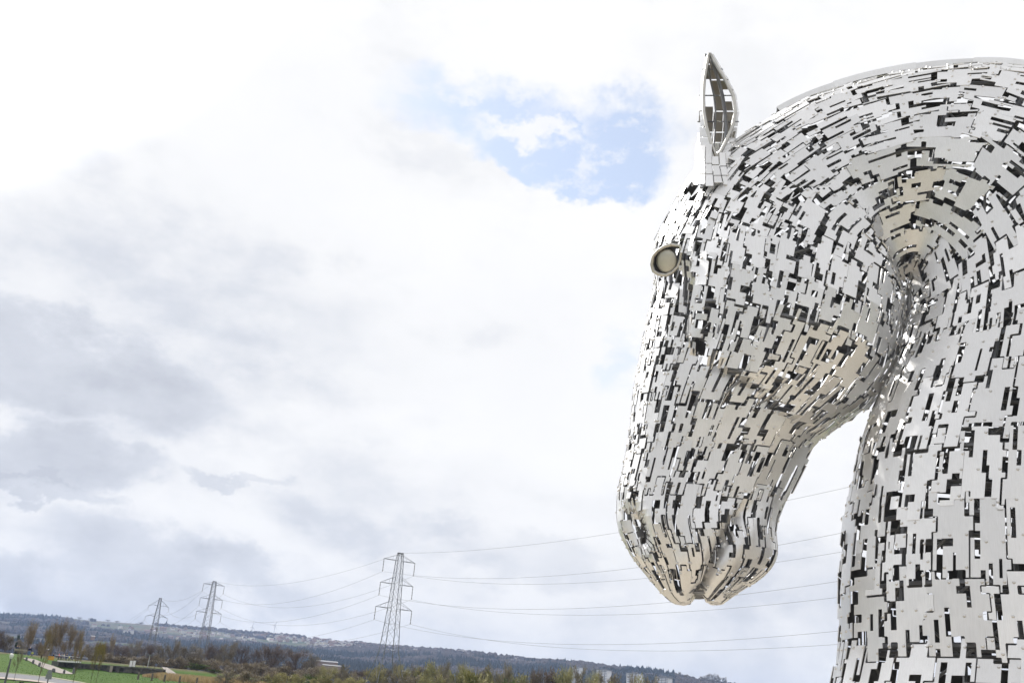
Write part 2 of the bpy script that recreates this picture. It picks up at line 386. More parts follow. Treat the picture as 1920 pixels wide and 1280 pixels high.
for j in range(NV + 1):
    Lp, Rp = Sv[j, :2], Sv[j, 2:4]; bb, pf, pj, hol = Sv[j, 4:]
    PL, PR = onplane(*Lp), onplane(*Rp)
    Cc = (PL + PR) / 2; a = np.linalg.norm(PR - PL) / 2; e1 = (PR - PL) / (2 * a)
    pw = np.where(tt < 0, pf, pj)
    prof = np.sqrt(np.clip(1 - np.abs(tt) ** pw, 0, 1))
    prof = prof * (1 - hol * smooth01((tt + .1) / .95))
    lr = Rp - Lp; ll = np.linalg.norm(lr); lr = lr / ll
    for it in range(8):
        P1 = Cc + a * tt[:, None] * e1 + bb * prof[:, None] * NN
        P2 = Cc + a * tt[:, None] * e1 - bb * prof[:, None] * NN
        q = (project(np.concatenate([P1, P2])) - Lp) @ lr
        lo, hi = q.min(), q.max()
        k = 2 * a / (hi - lo)                    # metres per pixel
        a = max(.15, a + .5 * (lo + ll - hi) * k * .9) if ll > 30 else a
        Cc = Cc + e1 * (-(lo + hi - ll) / 2 * k * .9)
    P1 = Cc + a * tt[:, None] * e1 + bb * prof[:, None] * NN
    s = np.concatenate([[0], np.cumsum(np.linalg.norm(np.diff(P1, axis=0), axis=1))]); s /= s[-1]
    P1 = np.stack([np.interp(ul, s, P1[:, i]) for i in range(3)], -1)
    VIS[j] = P1; CEN[j] = Cc; E1[j] = e1; AR[j] = a
    dn = (P1 - Cc) @ NN
    HID[j] = P1 - 2 * dn[:, None] * NN

def normals(G):
    du = np.gradient(G, axis=1); dv = np.gradient(G, axis=0)
    n = np.cross(du, dv); n /= (np.linalg.norm(n, axis=-1, keepdims=True) + 1e-9)
    ref = CEN.copy(); ref[:24] = CEN[np.minimum(np.arange(24) + 18, NV)]
    o = np.einsum('ijk,ijk->ij', n, G - ref[:, None]) 
    return n * np.where(o < 0, -1, 1)[..., None]
PXV = project(VIS)
def poly_dist(P, pl):
    pl = np.array(pl, float); best = np.full(P.shape[:-1], 1e9); side = np.zeros(P.shape[:-1])
    for a, b in zip(pl[:-1], pl[1:]):
        d = b - a; t = np.clip(((P - a) @ d) / (d @ d), 0, 1); q = a + t[..., None] * d
        dist = np.linalg.norm(P - q, axis=-1); s = np.sign(d[0] * (P[..., 1] - a[1]) - d[1] * (P[..., 0] - a[0]))
        side = np.where(dist < best, s, side); best = np.minimum(best, dist)
    return best, side
MOUTH = [(1392, 940), (1368, 975), (1345, 1015), (1326, 1055), (1313, 1090), (1308, 1135)]
LEDGE = [(1296, 520), (1286, 600), (1298, 655), (1345, 682), (1410, 722), (1470, 770), (1530, 800)]
CREASE = [(1500, 352), (1560, 352), (1620, 398), (1660, 465), (1686, 545)]
disp = np.zeros(PXV.shape[:2])
g = lambda cx, cy, sx, sy, rot=0: np.exp(-((((PXV[..., 0] - cx) * math.cos(rot) + (PXV[..., 1] - cy) * math.sin(rot)) / sx) ** 2 + ((-(PXV[..., 0] - cx) * math.sin(rot) + (PXV[..., 1] - cy) * math.cos(rot)) / sy) ** 2))
dm, sm = poly_dist(PXV, MOUTH)
disp += np.where(sm > 0, .20 * np.exp(-(dm / 40) ** 2) - .15 * np.exp(-(dm / 8) ** 2), -.50 * np.exp(-(dm / 20) ** 2)) * smooth01((PXV[..., 1] - 930) / 50) * smooth01((1112 - PXV[..., 1]) / 15)
disp -= .55 * np.exp(-((PXV[..., 0] - 1309) / 13) ** 2) * smooth01((PXV[..., 1] - 1085) / 25)
disp += .12 * np.exp(-((dm - 40) / 20) ** 2) * smooth01((PXV[..., 1] - 940) / 60)
db, sb = poly_dist(PXV, [(1296, 520), (1286, 600), (1298, 655), (1345, 682), (1410, 722), (1470, 770), (1530, 800)])
inside = -sb                                                    # +1 on the cheek side
disp += np.where(inside > 0, .50 * np.exp(-db / 110) * smooth01(db / 12 + .3), -.30 * np.exp(-db / 32))
disp += .35 * g(1262, 478, 34, 36)                             # brow and eye socket
disp -= .45 * g(1292, 565, 14, 50, -.1)                        # hollow below the eye
disp -= .30 * g(1335, 440, 18, 46, .5)                         # hollow of the temple
dc, sc2 = poly_dist(PXV, [(1500, 352), (1560, 352), (1620, 398), (1660, 465), (1686, 545)])
svn = station_v0 = np.interp(tq, cum, np.arange(len(ST)))[:, None]
disp += np.where(sc2 > 0, .34 * np.exp(-dc / 60) * smooth01(dc / 10 + .3), -.18 * np.exp(-dc / 45)) * smooth01((PXV[..., 0] - 1480) / 60) * smooth01((1720 - PXV[..., 0]) / 40)
disp += .30 * g(1530, 560, 120, 130)                           # masseter
disp -= 1.15 * g(1193, 990, 17, 40, -.38)                       # nostril
disp += .30 * (g(1193, 990, 36, 58, -.38) - g(1193, 990, 20, 42, -.38))

disp -= .25 * g(1460, 890, 60, 26, -1.0)
disp += .15 * g(1240, 850, 40, 120)
NV_ = normals(VIS)
edge = np.sin(np.pi * np.linspace(0, 1, NU + 1)) ** .35
VIS = VIS + NV_ * (disp * edge)[..., None]
dn = (NV_ @ NN)
NH = NV_ - 2 * dn[..., None] * NN
HID = HID + NH * (disp * edge * (PXV[..., 1] > 600))[..., None]

# closed ring of columns: hidden middle -> face -> visible -> jaw -> hidden middle
hm = NU // 2
G = np.concatenate([HID[:, :hm + 1][:, ::-1][:, :-1], VIS[:, :-1], HID[:, hm:][:, ::-1]], axis=1)     # start and end on the hidden middle line
NT = G.shape[1] - 1
GN = normals(G)
GP = project(G)
nd_ = GN @ (_f)
# arc lengths per cell
LU = np.linalg.norm(np.diff(G, axis=1), axis=-1); LU = .5 * (LU[1:] + LU[:-1])          # (NV, NT)
LV = np.linalg.norm(np.diff(G, axis=0), axis=-1); LV = .5 * (LV[:, 1:] + LV[:, :-1])
CP = .25 * (GP[1:, 1:] + GP[:-1, 1:] + GP[1:, :-1] + GP[:-1, :-1])                       # cell centre pixels
isvis = np.zeros(NT, bool); isvis[hm:hm + NU] = True
station_v = np.interp(tq, cum, np.arange(len(ST)))
sv_cell = .5 * (station_v[1:] + station_v[:-1])

def size_at(j, i):
    s = sv_cell[j]; x, y = CP[j, i]
    if s > 27: su, svv = (1.45, 2.1)
    elif s > 19.5: su, svv = (1.1, 2.0)
    elif s > 17: su, svv = (.95, 1.75)
    else: su, svv = (.85, 1.65)
    if s < 18:
        edge_l = np.linalg.norm(np.array([x, y]) - Sv[j, :2])
        if edge_l < 75: su, svv = .72, 1.5
        if math.hypot(x - 1252, y - 490) < 55: su, svv = .42, .55
        if math.hypot((x - 1195) / .7, y - 990) < 55: su, svv = .42, .5
        if math.hypot(x - 1300, y - 370) < 60: su, svv = .6, .9
        if y > 1060: su, svv = 1.15, 1.5
    if math.hypot(x - 1692, y - 570) < 80: su, svv = .8, 1.3
    return su * random.uniform(.85, 1.2), svv * random.uniform(.85, 1.15)

ID = np.full((NV, NT), -1, int); leaves = []
def split(j0, j1, i0, i1):
    jc, ic = (j0 + j1) // 2, (i0 + i1) // 2
    lu = LU[jc, i0:i1].sum(); lv = LV[j0:j1, min(ic, NT - 1)].sum()
    su, sv2 = size_at(min(jc, NV - 1), min(ic, NT - 1))
    ru, rv = lu / su, lv / sv2
    if ru < 1.45 and rv < 1.45 or (j1 - j0 < 4 and i1 - i0 < 4):
        ID[j0:j1, i0:i1] = len(leaves); leaves.append((j0, j1, i0, i1)); return
    if (ru >= rv and i1 - i0 >= 4) or j1 - j0 < 4:
        tot = np.cumsum(LU[jc, i0:i1]); k = i0 + 1 + int(np.searchsorted(tot, tot[-1] * random.uniform(.42, .58))); k = min(max(k, i0 + 2), i1 - 2)
        split(j0, j1, i0, k); split(j0, j1, k, i1)
    else:
        tot = np.cumsum(LV[j0:j1, min(ic, NT - 1)]); k = j0 + 1 + int(np.searchsorted(tot, tot[-1] * random.uniform(.44, .56))); k = min(max(k, j0 + 2), j1 - 2)
        split(j0, k, i0, i1); split(k, j1, i0, i1)
def row_of(station): return int(np.clip(np.searchsorted(sv_cell, station), 0, NV))
# head block and neck block in bands, the bend in lanes
b1, b2 = row_of(14.5), row_of(29.5)
def bands(j0, j1, col, step):
    j = j0
    while j < j1:
        k = j; acc = 0; tgt = step * random.uniform(.88, 1.12) * (.8 if station_v[j] < 3.5 else 1)
        while k < j1 and acc < tgt: acc += LV[k, col]; k += 1
        if j1 - k < 4: k = j1
        n = 4 if station_v[j] < 4.5 else 8; cuts = np.linspace(0, NT, n + 1).astype(int)
        for a, b_ in zip(cuts[:-1], cuts[1:]): split(j, k, a, b_)
        j = k
vc = hm + NU // 2
bands(0, b1, vc, 1.9)
lane = np.linspace(0, NT, 21).astype(int)
for a, b_ in zip(lane[:-1], lane[1:]): split(b1, b2, a, b_)
bands(b2, NV, vc, 2.5)

# interlocking teeth: look the plate up at a jittered place
def hsh(a, b, s): return (math.sin(a * 12.9898 + b * 78.233 + s * 37.719) * 43758.5453) % 1
PID = np.empty_like(ID)
def runs(n, lo, hi):
    out, k, g_ = np.zeros(n, int), 0, 0
    while k < n:
        l_ = random.randint(lo, hi); out[k:k + l_] = g_; k += l_; g_ += 1
    return out
gi, gj = runs(NT, 1, 4), runs(NV, 1, 5)
for j in range(NV):
    for i in range(NT):
        dj = int(round((hsh(gi[i], 0, 1 + (j + int(16 * hsh(gi[i], 3, 5))) // 16) - .5) * 4.8)); di = int(round((hsh(gj[j], 0, 2 + (i + int(16 * hsh(gj[j], 7, 9))) // 16) - .5) * 3.2))
        if sv_cell[j] < 2.2: dj = di = 0
        elif sv_cell[j] < 7.5: di = int(di * .6)
        PID[j, i] = ID[min(max(j + dj, 0), NV - 1), min(max(i + di, 0), NT - 1)]
# plates never run across the mouth line, the cheek edge or the throat crease
def side_of(pl, lim):
    d_, s9 = poly_dist(CP, pl); return ((s9 > 0) & lim & isvis[None, :]).astype(int)
bits3 = [side_of(MOUTH, (CP[..., 1] > 935) & (sv_cell[:, None] < 10)), side_of(LEDGE, (CP[..., 0] < 1530) & (CP[..., 1] > 520) & (sv_cell[:, None] < 19)), side_of(CREASE, (CP[..., 0] > 1490) & (CP[..., 0] < 1700) & (CP[..., 1] < 560))]
bits = np.zeros_like(PID)
for q9, (bt, pl9) in enumerate(zip(bits3, (MOUTH, LEDGE, CREASE))):
    d9, _ = poly_dist(CP, pl9); near = (d9 < 7) & isvis[None, :] & (sv_cell[:, None] < 21)
    hit_ids = np.unique(PID[near]); bits += (bt * np.isin(PID, hit_ids)) << q9
PID = PID * 8 + bits
solid = np.ones((NV, NT), bool)
def pieces(cells):
    """4-connected pieces of a plate"""
    cs = set(cells); best = []
    while cs:
        st = [cs.pop()]; comp = []
        while st:
            c_ = st.pop(); comp.append(c_)
            for d in ((1, 0), (-1, 0), (0, 1), (0, -1)):
                n_ = (c_[0] + d[0], c_[1] + d[1])
                if n_ in cs: cs.remove(n_); st.append(n_)
        best.append(comp)
    return best
cells_of = {}
for j in range(NV):
    for i in range(NT): cells_of.setdefault(PID[j, i], []).append((j, i))
# slots and notches
for pid, cells in cells_of.items():
    area = sum(LU[c_] * LV[c_] for c_ in cells)
    if area <= 0: continue
    want = area * (random.uniform(.12, .19) if isvis[cells[0][1]] else random.uniform(.05, .10)); got = 0; tries = 0
    cset = set(cells)
    while got < want and tries < 40:
        tries += 1
        j, i = random.choice(cells)
        ln = random.uniform(.3, 1.15) * (1 if area > 1.2 else .4); w = max(1, int(round(random.uniform(.09, .18) * (1 if area > .8 else .6) / max(LU[j, i], .02))))
        acc = 0; jj = j; run = []
        while acc < ln and (jj, i) in cset:
            for q in range(w):
                if (jj, i + q) in cset: run.append((jj, i + q))
            acc += LV[jj, i]; jj += 1
            if jj >= NV: break
        if random.random() < .3 and run:
            cj, ci = random.choice((run[0], run[-1])); sgn = random.choice((-1, 1))
            for q in (1, 2):
                if (cj, ci + sgn * q) in cset: run.append((cj, ci + sgn * q))
        for c_ in run:
            if solid[c_]: solid[c_] = False; got += LU[c_] * LV[c_]
# eye and ear openings
EYEPX = np.array([(1275, 460.5), (1277.5, 472.6), (1276, 487), (1271, 501), (1261, 511), (1249, 516), (1234.5, 514), (1225.4, 508), (1222, 496), (1224.4, 481), (1232.5, 470.6), (1245.7, 462.5), (1259, 459)])
def inpoly(p, poly):
    x, y = p; c_ = False; n_ = len(poly)
    for k in range(n_):
        x1, y1 = poly[k]; x2, y2 = poly[k - 1]
        if (y1 > y) != (y2 > y) and x < (x2 - x1) * (y - y1) / (y2 - y1) + x1: c_ = not c_
    return c_
ec = EYEPX.mean(0)
eyebig = ec + (EYEPX - ec) * 1.1
for j in range(NV):
    if 12 < sv_cell[j] < 20:
        for i in range(hm, hm + NU):
            if inpoly(CP[j, i], eyebig): solid[j, i] = False

statue_base = onplane(2000, 1480); statue_base[2] = 0
horse = empty('horse_head_sculpture', tuple(statue_base))
tag(horse, 'towering horse head sculpture of riveted stainless steel plates with gaps, looking down to the left', 'sculpture')
OB = statue_base
GAP = .024; THK = .035
plates = []
CU = np.concatenate([np.zeros((NV, 1)), np.cumsum(LU, axis=1)], axis=1); CV = np.concatenate([np.zeros((1, NT)), np.cumsum(LV, axis=0)], axis=0)
def flat_patch(pid):
    """straight-edged sheet spanned by the four corners of a plate's field"""
    j0, j1, i0, i1 = leaves[pid // 8]; jc, ic = (j0 + j1) // 2, min((i0 + i1) // 2, NT - 1); jc = min(jc, NV - 1)
    q00, q01, q10, q11 = G[j0, i0], G[j0, i1], G[j1, i0], G[j1, i1]
    bump = (G[jc, ic] - (q00 + q01 + q10 + q11) / 4) * .6
    u0, ul_ = CU[jc, i0], max(1e-3, CU[jc, i1] - CU[jc, i0]); v0, vl_ = CV[j0, ic], max(1e-3, CV[j1, ic] - CV[j0, ic])
    def f_(j, i, a, b):
        x = (CU[jc, i] * (1 - a) + CU[jc, i + 1] * a - u0) / ul_; y = (CV[j, ic] * (1 - b) + CV[j + 1, ic] * b - v0) / vl_
        return (q00 * (1 - x) + q01 * x) * (1 - y) + (q10 * (1 - x) + q11 * x) * y + bump
    return f_
for pid, cells in cells_of.items():
  FP_ = flat_patch(pid)
  for main in pieces(sorted(c_ for c_ in cells if solid[c_])):
    if len(main) < 3: continue
    ms = set(main)
    js = [c_[0] for c_ in main]; is_ = [c_[1] for c_ in main]
    pts = np.concatenate([[G[j, i], G[j + 1, i], G[j, i + 1], G[j + 1, i + 1]] for j, i in main])
    cen = pts.mean(0); u_, s_, vt = np.linalg.svd(pts - cen, full_matrices=False)
    nrm = vt[2]; avgn = np.mean([GN[j, i] for j, i in main], axis=0)
    if nrm @ avgn < 0: nrm = -nrm
    resid = np.abs((pts - cen) @ nrm).max()
    flat = .7 if resid < .12 else (.45 if resid < .3 else .2 if resid < .6 else 0)
    mz = project(cen)[1] > 960 and project(cen)[0] < 1500
    mzf = float(np.clip((975 - project(cen)[1]) / 110, 0, 1)) if project(cen)[0] < 1500 else 1.0
    flat *= .3 + .7 * mzf
    wB = mzf * (1 if resid < .12 else .85 if resid < .22 else .6 if resid < .4 else .25 if resid < .6 else 0)
    
    lift = random.uniform(0, .03)
    # a slight tilt of its own, as hand-bolted plates have
    tilt = np.array([random.gauss(0, .009), random.gauss(0, .009), random.gauss(0, .009)])
    vs, fs, fm = [], [], []
    area = 0
    def same(j, i): return 0 <= j < NV and 0 <= i < NT and PID[j, i] == pid
    for j, i in main:
        q = G[j:j + 2, i:i + 2]; lu, lv = max(LU[j, i], .02), max(LV[j, i], .02)
        g0 = min(.35, GAP / lu); g1 = min(.35, GAP / lv)
        a0 = 0 if same(j, i - 1) else g0; a1 = 1 if same(j, i + 1) else 1 - g0
        b0 = 0 if same(j - 1, i) else g1; b1_ = 1 if same(j + 1, i) else 1 - g1
        def bil(b, a): return ((q[0, 0] * (1 - a) + q[0, 1] * a) * (1 - b) + (q[1, 0] * (1 - a) + q[1, 1] * a) * b) * (1 - wB) + FP_(j, i, a, b) * wB
        cs = [bil(b0, a0), bil(b0, a1), bil(b1_, a1), bil(b1_, a0)]
        out = []
        for p in cs:
            d = (p - cen) @ nrm
            p2 = p - nrm * d * flat + nrm * lift
            p2 = p2 + nrm * ((p - cen) @ tilt)
            out.append(p2)
        k = len(vs)
        vs += [p + nrm * THK for p in out] + out
        fn = np.cross(out[1] - out[0], out[3] - out[0])
        fl = (fn @ nrm) > 0
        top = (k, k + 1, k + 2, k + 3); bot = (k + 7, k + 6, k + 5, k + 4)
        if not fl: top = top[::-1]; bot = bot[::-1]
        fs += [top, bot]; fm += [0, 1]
        for (e0, e1_, nb) in ((0, 1, (j - 1, i)), (1, 2, (j, i + 1)), (2, 3, (j + 1, i)), (3, 0, (j, i - 1))):
            if nb not in ms:
                f_ = (k + e0, k + 4 + e0, k + 4 + e1_, k + e1_)
                fs.append(f_ if fl else f_[::-1]); fm.append(0)
        area += lu * lv
    pc = project(cen)
    vis = nrm @ (cen - EYE) < 0
    inframe = (-60 < pc[0] < 1990) and (-60 < pc[1] < 1340)
    facing = -(nrm @ (cen - EYE)) / np.linalg.norm(cen - EYE)
    plates.append(dict(v=vs, f=fs, m=fm, cen=cen, score=(area * max(.05, facing) if (vis and inframe) else 0), vis=vis and inframe, nrm=nrm, cells=main, flat=flat, lift=lift, tilt=tilt, wB=wB, fp=FP_))
plates.sort(key=lambda p: -p['score'])
print('plates', len(plates), 'visible', sum(p['vis'] for p in plates), 'cells', sum(len(p['cells']) for p in plates))
rest = MB()
for k, p in enumerate(plates):
    vs = [v - OB for v in p['v']]
    if k < 300 and p['vis']:
        c0 = p['cen'] - OB
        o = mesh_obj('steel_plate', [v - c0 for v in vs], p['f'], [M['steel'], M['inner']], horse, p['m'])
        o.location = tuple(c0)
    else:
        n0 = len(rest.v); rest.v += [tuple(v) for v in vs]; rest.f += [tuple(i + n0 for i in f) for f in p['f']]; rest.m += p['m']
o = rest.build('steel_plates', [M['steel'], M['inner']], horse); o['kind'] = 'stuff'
# flared nostril: a ring of small plates round the opening
jn, in_ = np.unravel_index(np.argmin(np.where(isvis[None, :], np.linalg.norm(CP - np.array([1194, 990]), axis=-1), 1e9)), CP.shape[:2])
N0 = G[jn, in_]; nn0 = (EYE - N0) / np.linalg.norm(EYE - N0) + np.array([-.9, 0, 0]); nn0 /= np.linalg.norm(nn0)
ring_ = []
for k in range(22):
    t_ = 2 * math.pi * k / 22
    if math.cos(t_) < -.45: continue
    ex_ = random.uniform(-.16, .16); rx_, ry_ = 19, 42; c9, s9 = math.cos(-.42), math.sin(-.42)
    def npx(sc, off): 
        dx, dy = rx_ * sc * math.cos(t2), ry_ * sc * math.sin(t2); return onplane(1193 + dx * c9 - dy * s9, 990 + dx * s9 + dy * c9, N0 + nn0 * off, nn0) - OB
    vs = []
    for t2 in (t_ + .03, t_ + random.uniform(.2, .27)): vs += [npx(.8, .0), npx(1.0, .2), npx(1.32 + ex_, .22)]
    q = MB(); q.add(vs + [v - nn0 * .03 for v in vs], [(0, 1, 4, 3), (1, 2, 5, 4), (6, 9, 10, 7), (7, 10, 11, 8), (0, 3, 9, 6), (2, 8, 11, 5), (0, 6, 7, 1), (1, 7, 8, 2), (3, 4, 10, 9), (4, 5, 11, 10)])
    q.build('nostril_plate', M['steel'], horse)
# bolts
bolt = MB()
def add_bolt(P, n, r=.065, h=.045):
    a = np.cross(n, [0, 0, 1]); a /= np.linalg.norm(a) + 1e-9; b_ = np.cross(n, a)
    vs = [P + r * (math.cos(t_) * a + math.sin(t_) * b_) for t_ in np.linspace(0, 2 * math.pi, 7)[:-1]]
    vs += [P + n * h * .75 + r * .7 * (math.cos(t_) * a + math.sin(t_) * b_) for t_ in np.linspace(0, 2 * math.pi, 7)[:-1]] + [P + n * h]
    bolt.add(vs, [(k, (k + 1) % 6, 6 + (k + 1) % 6, 6 + k) for k in range(6)] + [(6 + k, 6 + (k + 1) % 6, 12) for k in range(6)])
for p in plates:
    if not p['vis']: continue
    cs = p['cells']; ms = set(cs); done = []
    jmin, jmax = min(c_[0] for c_ in cs), max(c_[0] for c_ in cs)
    rows = sorted({jmin + 1, (jmin + jmax) // 2, jmax - 1})
    for j in rows:
        row = sorted(c_[1] for c_ in cs if c_[0] == j)
        for i in row:
            P = .25 * (G[j, i] + G[j + 1, i] + G[j, i + 1] + G[j + 1, i + 1]) + (G[j, i + 1] - G[j, i]) * .15
            if any(np.linalg.norm(P - d) < random.uniform(.42, .62) for d in done): continue
            done.append(P)
            P = P * (1 - p['wB']) + p['fp'](j, i, .65, .5) * p['wB']; q = P - p['nrm'] * ((P - p['cen']) @ p['nrm']) * p['flat'] + p['nrm'] * (p['lift'] + (P - p['cen']) @ p['tilt'] + THK)
            add_bolt(q - OB, p['nrm'])
o = bolt.build('bolt_heads', M['bolt'], horse, smooth=False); o['kind'] = 'stuff'
print('bolt verts', len(bolt.v))

# inner frame: ring tubes and long tubes set inside the skin, with diagonals
def inner(j, i, k=.86): return CEN[j] + (G[j, i] - CEN[j]) * k - OB
fr_rows = list(range(4, NV, 10)); fr_cols = list(range(0, NT, 20))
for j in fr_rows:
    m_ = MB(); m_.tube([inner(j, i, .88) for i in range(0, NT, 6)], .11, 6, closed=True); m_.build('frame_ring', M['tube'], horse)
for i in fr_cols:
    m_ = MB(); m_.tube([inner(j, i, .86) for j in range(2, NV, 4)], .10, 6); m_.build('frame_tube', M['tube'], horse)
m_ = MB()
for a, b_ in zip(fr_rows[:-1], fr_rows[1:]):
    for k, i in enumerate(fr_cols):
        i2 = fr_cols[(k + 1) % len(fr_cols)]
        m_.tube([inner(a, i, .86), inner(b_, i2, .86)], .06, 5)
        if k < len(fr_cols) // 2:
            m_.tube([inner(a, i, .8), inner(a, fr_cols[-k - 1], .8)], .08, 5)
m_.build('frame_brace', M['tube'], horse)['kind'] = 'stuff'

# crest capping along the mane line: overlapping smooth plates
Lrow = [j for j in range(NV + 1) if 19.6 < station_v[j] < 27.5]
Lc = hm
cuts = np.linspace(0, len(Lrow) - 1, 8).astype(int)
for n_, (a, b_) in enumerate(zip(cuts[:-1], cuts[1:])):
    vs, fs = [], []; rows = Lrow[a:b_ + 2] if b_ + 2 <= len(Lrow) else Lrow[a:]
    for q, j in enumerate(rows):
        o_ = -E1[j]; base = CEN[j] - E1[j] * AR[j]; lift = .10 + .05 * (n_ % 2) + .10 * min(1, max(0, station_v[j] - 19) / 2); wd = .95
        for s_, dz in ((-1.04, -.34), (-1, -.02), (0, .06), (1, -.02), (1.04, -.34)):
            vs.append(base + o_ * (lift + dz) + NN * s_ * wd - OB)
        for s_, dz in ((-1.04, -.34), (-1, -.02), (0, .06), (1, -.02), (1.04, -.34)):
            vs.append(base + o_ * (lift + dz - .05) + NN * s_ * wd - OB)
    for q in range(len(rows) - 1):
        k = q * 10
        for s_ in range(4):
            fs.append((k + s_, k + s_ + 1, k + 11 + s_, k + 10 + s_)); fs.append((k + 5 + s_, k + 15 + s_, k + 16 + s_, k + 6 + s_))
        fs.append((k, k + 10, k + 15, k + 5)); fs.append((k + 4, k + 9, k + 19, k + 14))
    for k in (0, (len(rows) - 1) * 10):
        fs.append((k, k + 1, k + 2, k + 3, k + 4, k + 9, k + 8, k + 7, k + 6, k + 5))
    mesh_obj('crest_plate', vs, fs, M['steel'], horse)

# eye
jj, ii = np.unravel_index(np.argmin(np.where(isvis[None, :], np.linalg.norm(CP - np.array([1262, 490]), axis=-1), 1e9)), CP.shape[:2])
E0 = G[jj, ii]; vd = (EYE - E0); vd /= np.linalg.norm(vd)
en = vd + np.array([-.35, 0, 0]); en /= np.linalg.norm(en)
def oneye(p, off=0): return onplane(p[0], p[1], E0 + en * off, en) - OB
m_ = MB(); m_.tube([oneye(p, .05) for p in EYEPX], .08, 10, closed=True)
eye = m_.build('eye_rim', M['rim'], horse, smooth=True)
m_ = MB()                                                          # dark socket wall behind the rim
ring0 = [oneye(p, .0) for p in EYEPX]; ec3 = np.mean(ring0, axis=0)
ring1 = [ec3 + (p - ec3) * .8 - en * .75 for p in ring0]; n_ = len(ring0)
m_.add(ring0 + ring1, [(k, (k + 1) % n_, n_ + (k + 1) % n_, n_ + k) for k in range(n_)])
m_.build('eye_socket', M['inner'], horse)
m_ = MB(); cx = oneye((1250.2, 489.4), -.08); ea = np.cross(en, [0, 0, 1]); ea /= np.linalg.norm(ea); eb = np.cross(ea, en)
rad = .53; rings_ = []
for q, (rr_, hh) in enumerate(((1.0, -.10), (1.0, 0), (.93, .05), (.75, .09), (.45, .12), (.15, .13))):
    rings_ += [cx + en * hh + rad * rr_ * (math.cos(t_) * ea * .93 + math.sin(t_) * eb * 1.08) for t_ in np.linspace(0, 2 * math.pi, 33)[:-1]]
m_.add(rings_ + [cx + en * .13], [(q * 32 + k, q * 32 + (k + 1) % 32, (q + 1) * 32 + (k + 1) % 32, (q + 1) * 32 + k) for q in range(5) for k in range(32)] + [(160 + k, 160 + (k + 1) % 32, 192) for k in range(32)])
m_.build('eyeball', M['eyeball'], horse, smooth=True)

# ear: cup of plates hung on bent tubes, open towards the viewer
je, ie = np.unravel_index(np.argmin(np.where(isvis[None, :], np.linalg.norm(CP - np.array([1345, 318]), axis=-1), 1e9)), CP.shape[:2])
EB = G[je, ie]; earn = np.array([-.12, -1, 0]); earn /= np.linalg.norm(earn)
def onear(x, y, off=0): return onplane(x, y, EB + earn * off, earn) - OB
ys = np.array([101, 120, 150, 180, 210, 240, 265, 285, 297])
rimL = np.interp(ys, [101, 139, 181, 215, 249, 278, 297], [1330, 1321, 1318.5, 1320, 1327, 1337, 1343])
rimR = np.interp(ys, [101, 120, 152, 175, 198, 223, 255, 276, 297], [1331, 1342, 1361, 1374, 1380, 1378, 1367.5, 1355, 1346])
outL = np.interp(ys, [95, 140, 200, 260, 300, 335], [1327, 1314, 1309, 1305, 1303, 1301]); outR = np.interp(ys, [95, 150, 190, 220, 250, 280, 300], [1333, 1368, 1386, 1388, 1384, 1380, 1378])
rib = np.interp(ys, [101, 133, 164, 194, 228, 255, 297], [1331, 1342, 1351, 1358, 1361, 1363, 1350])
ear = empty('ear', (0, 0, 0)); ear.parent = horse
def tubepart(name, pts, r, n=8): 
    q = MB(); q.tube(pts, r, n); return q.build(name, M['tube'] if name != 'ear_rim' else M['rim'], ear, smooth=True)
tubepart('ear_rim', [onear(x, y) for x, y in zip(rimL, ys)], .085)
tubepart('ear_rim', [onear(x, y) for x, y in zip(rimR, ys)], .085)
tubepart('ear_rib', [onear(x, y, -.9 * math.sin(math.pi * min(1, (y - 95) / 215))) for x, y in zip(rib, ys)], .09)
tubepart('ear_rib', [onear((a + b_) / 2 - 8, y, -1.1 * math.sin(math.pi * min(1, (y - 95) / 215))) for a, b_, y in zip(rimL, rimR, ys)], .05)
tubepart('ear_rim', [onear(1344.5, 292), onear(1343, 310), onear(1341, 330, -.3)], .13)
YE = np.linspace(101, 297, 21)
def earsec(y, t):
    """t 0..1 from the left rim round the back to the right rim"""
    l, r_, ol, orr = (np.interp(y, ys, q) for q in (rimL, rimR, outL, outR))
    dp = 1.9 * math.sin(math.pi * min(1, max(0, (y - 92) / 250))) ** .8 + .08
    key = [(l, 0), (ol, -.12 * dp), ((ol * .85 + orr * .15), -.75 * dp), ((ol + orr) / 2, -1.0 * dp), ((ol * .15 + orr * .85), -.75 * dp), (orr, -.2 * dp), (r_, 0)]
    x = t * 6; k = min(5, int(x)); fr = x - k
    return onear(key[k][0] * (1 - fr) + key[k + 1][0] * fr, y, key[k][1] * (1 - fr) + key[k + 1][1] * fr)
random.seed(5)
NC = 9
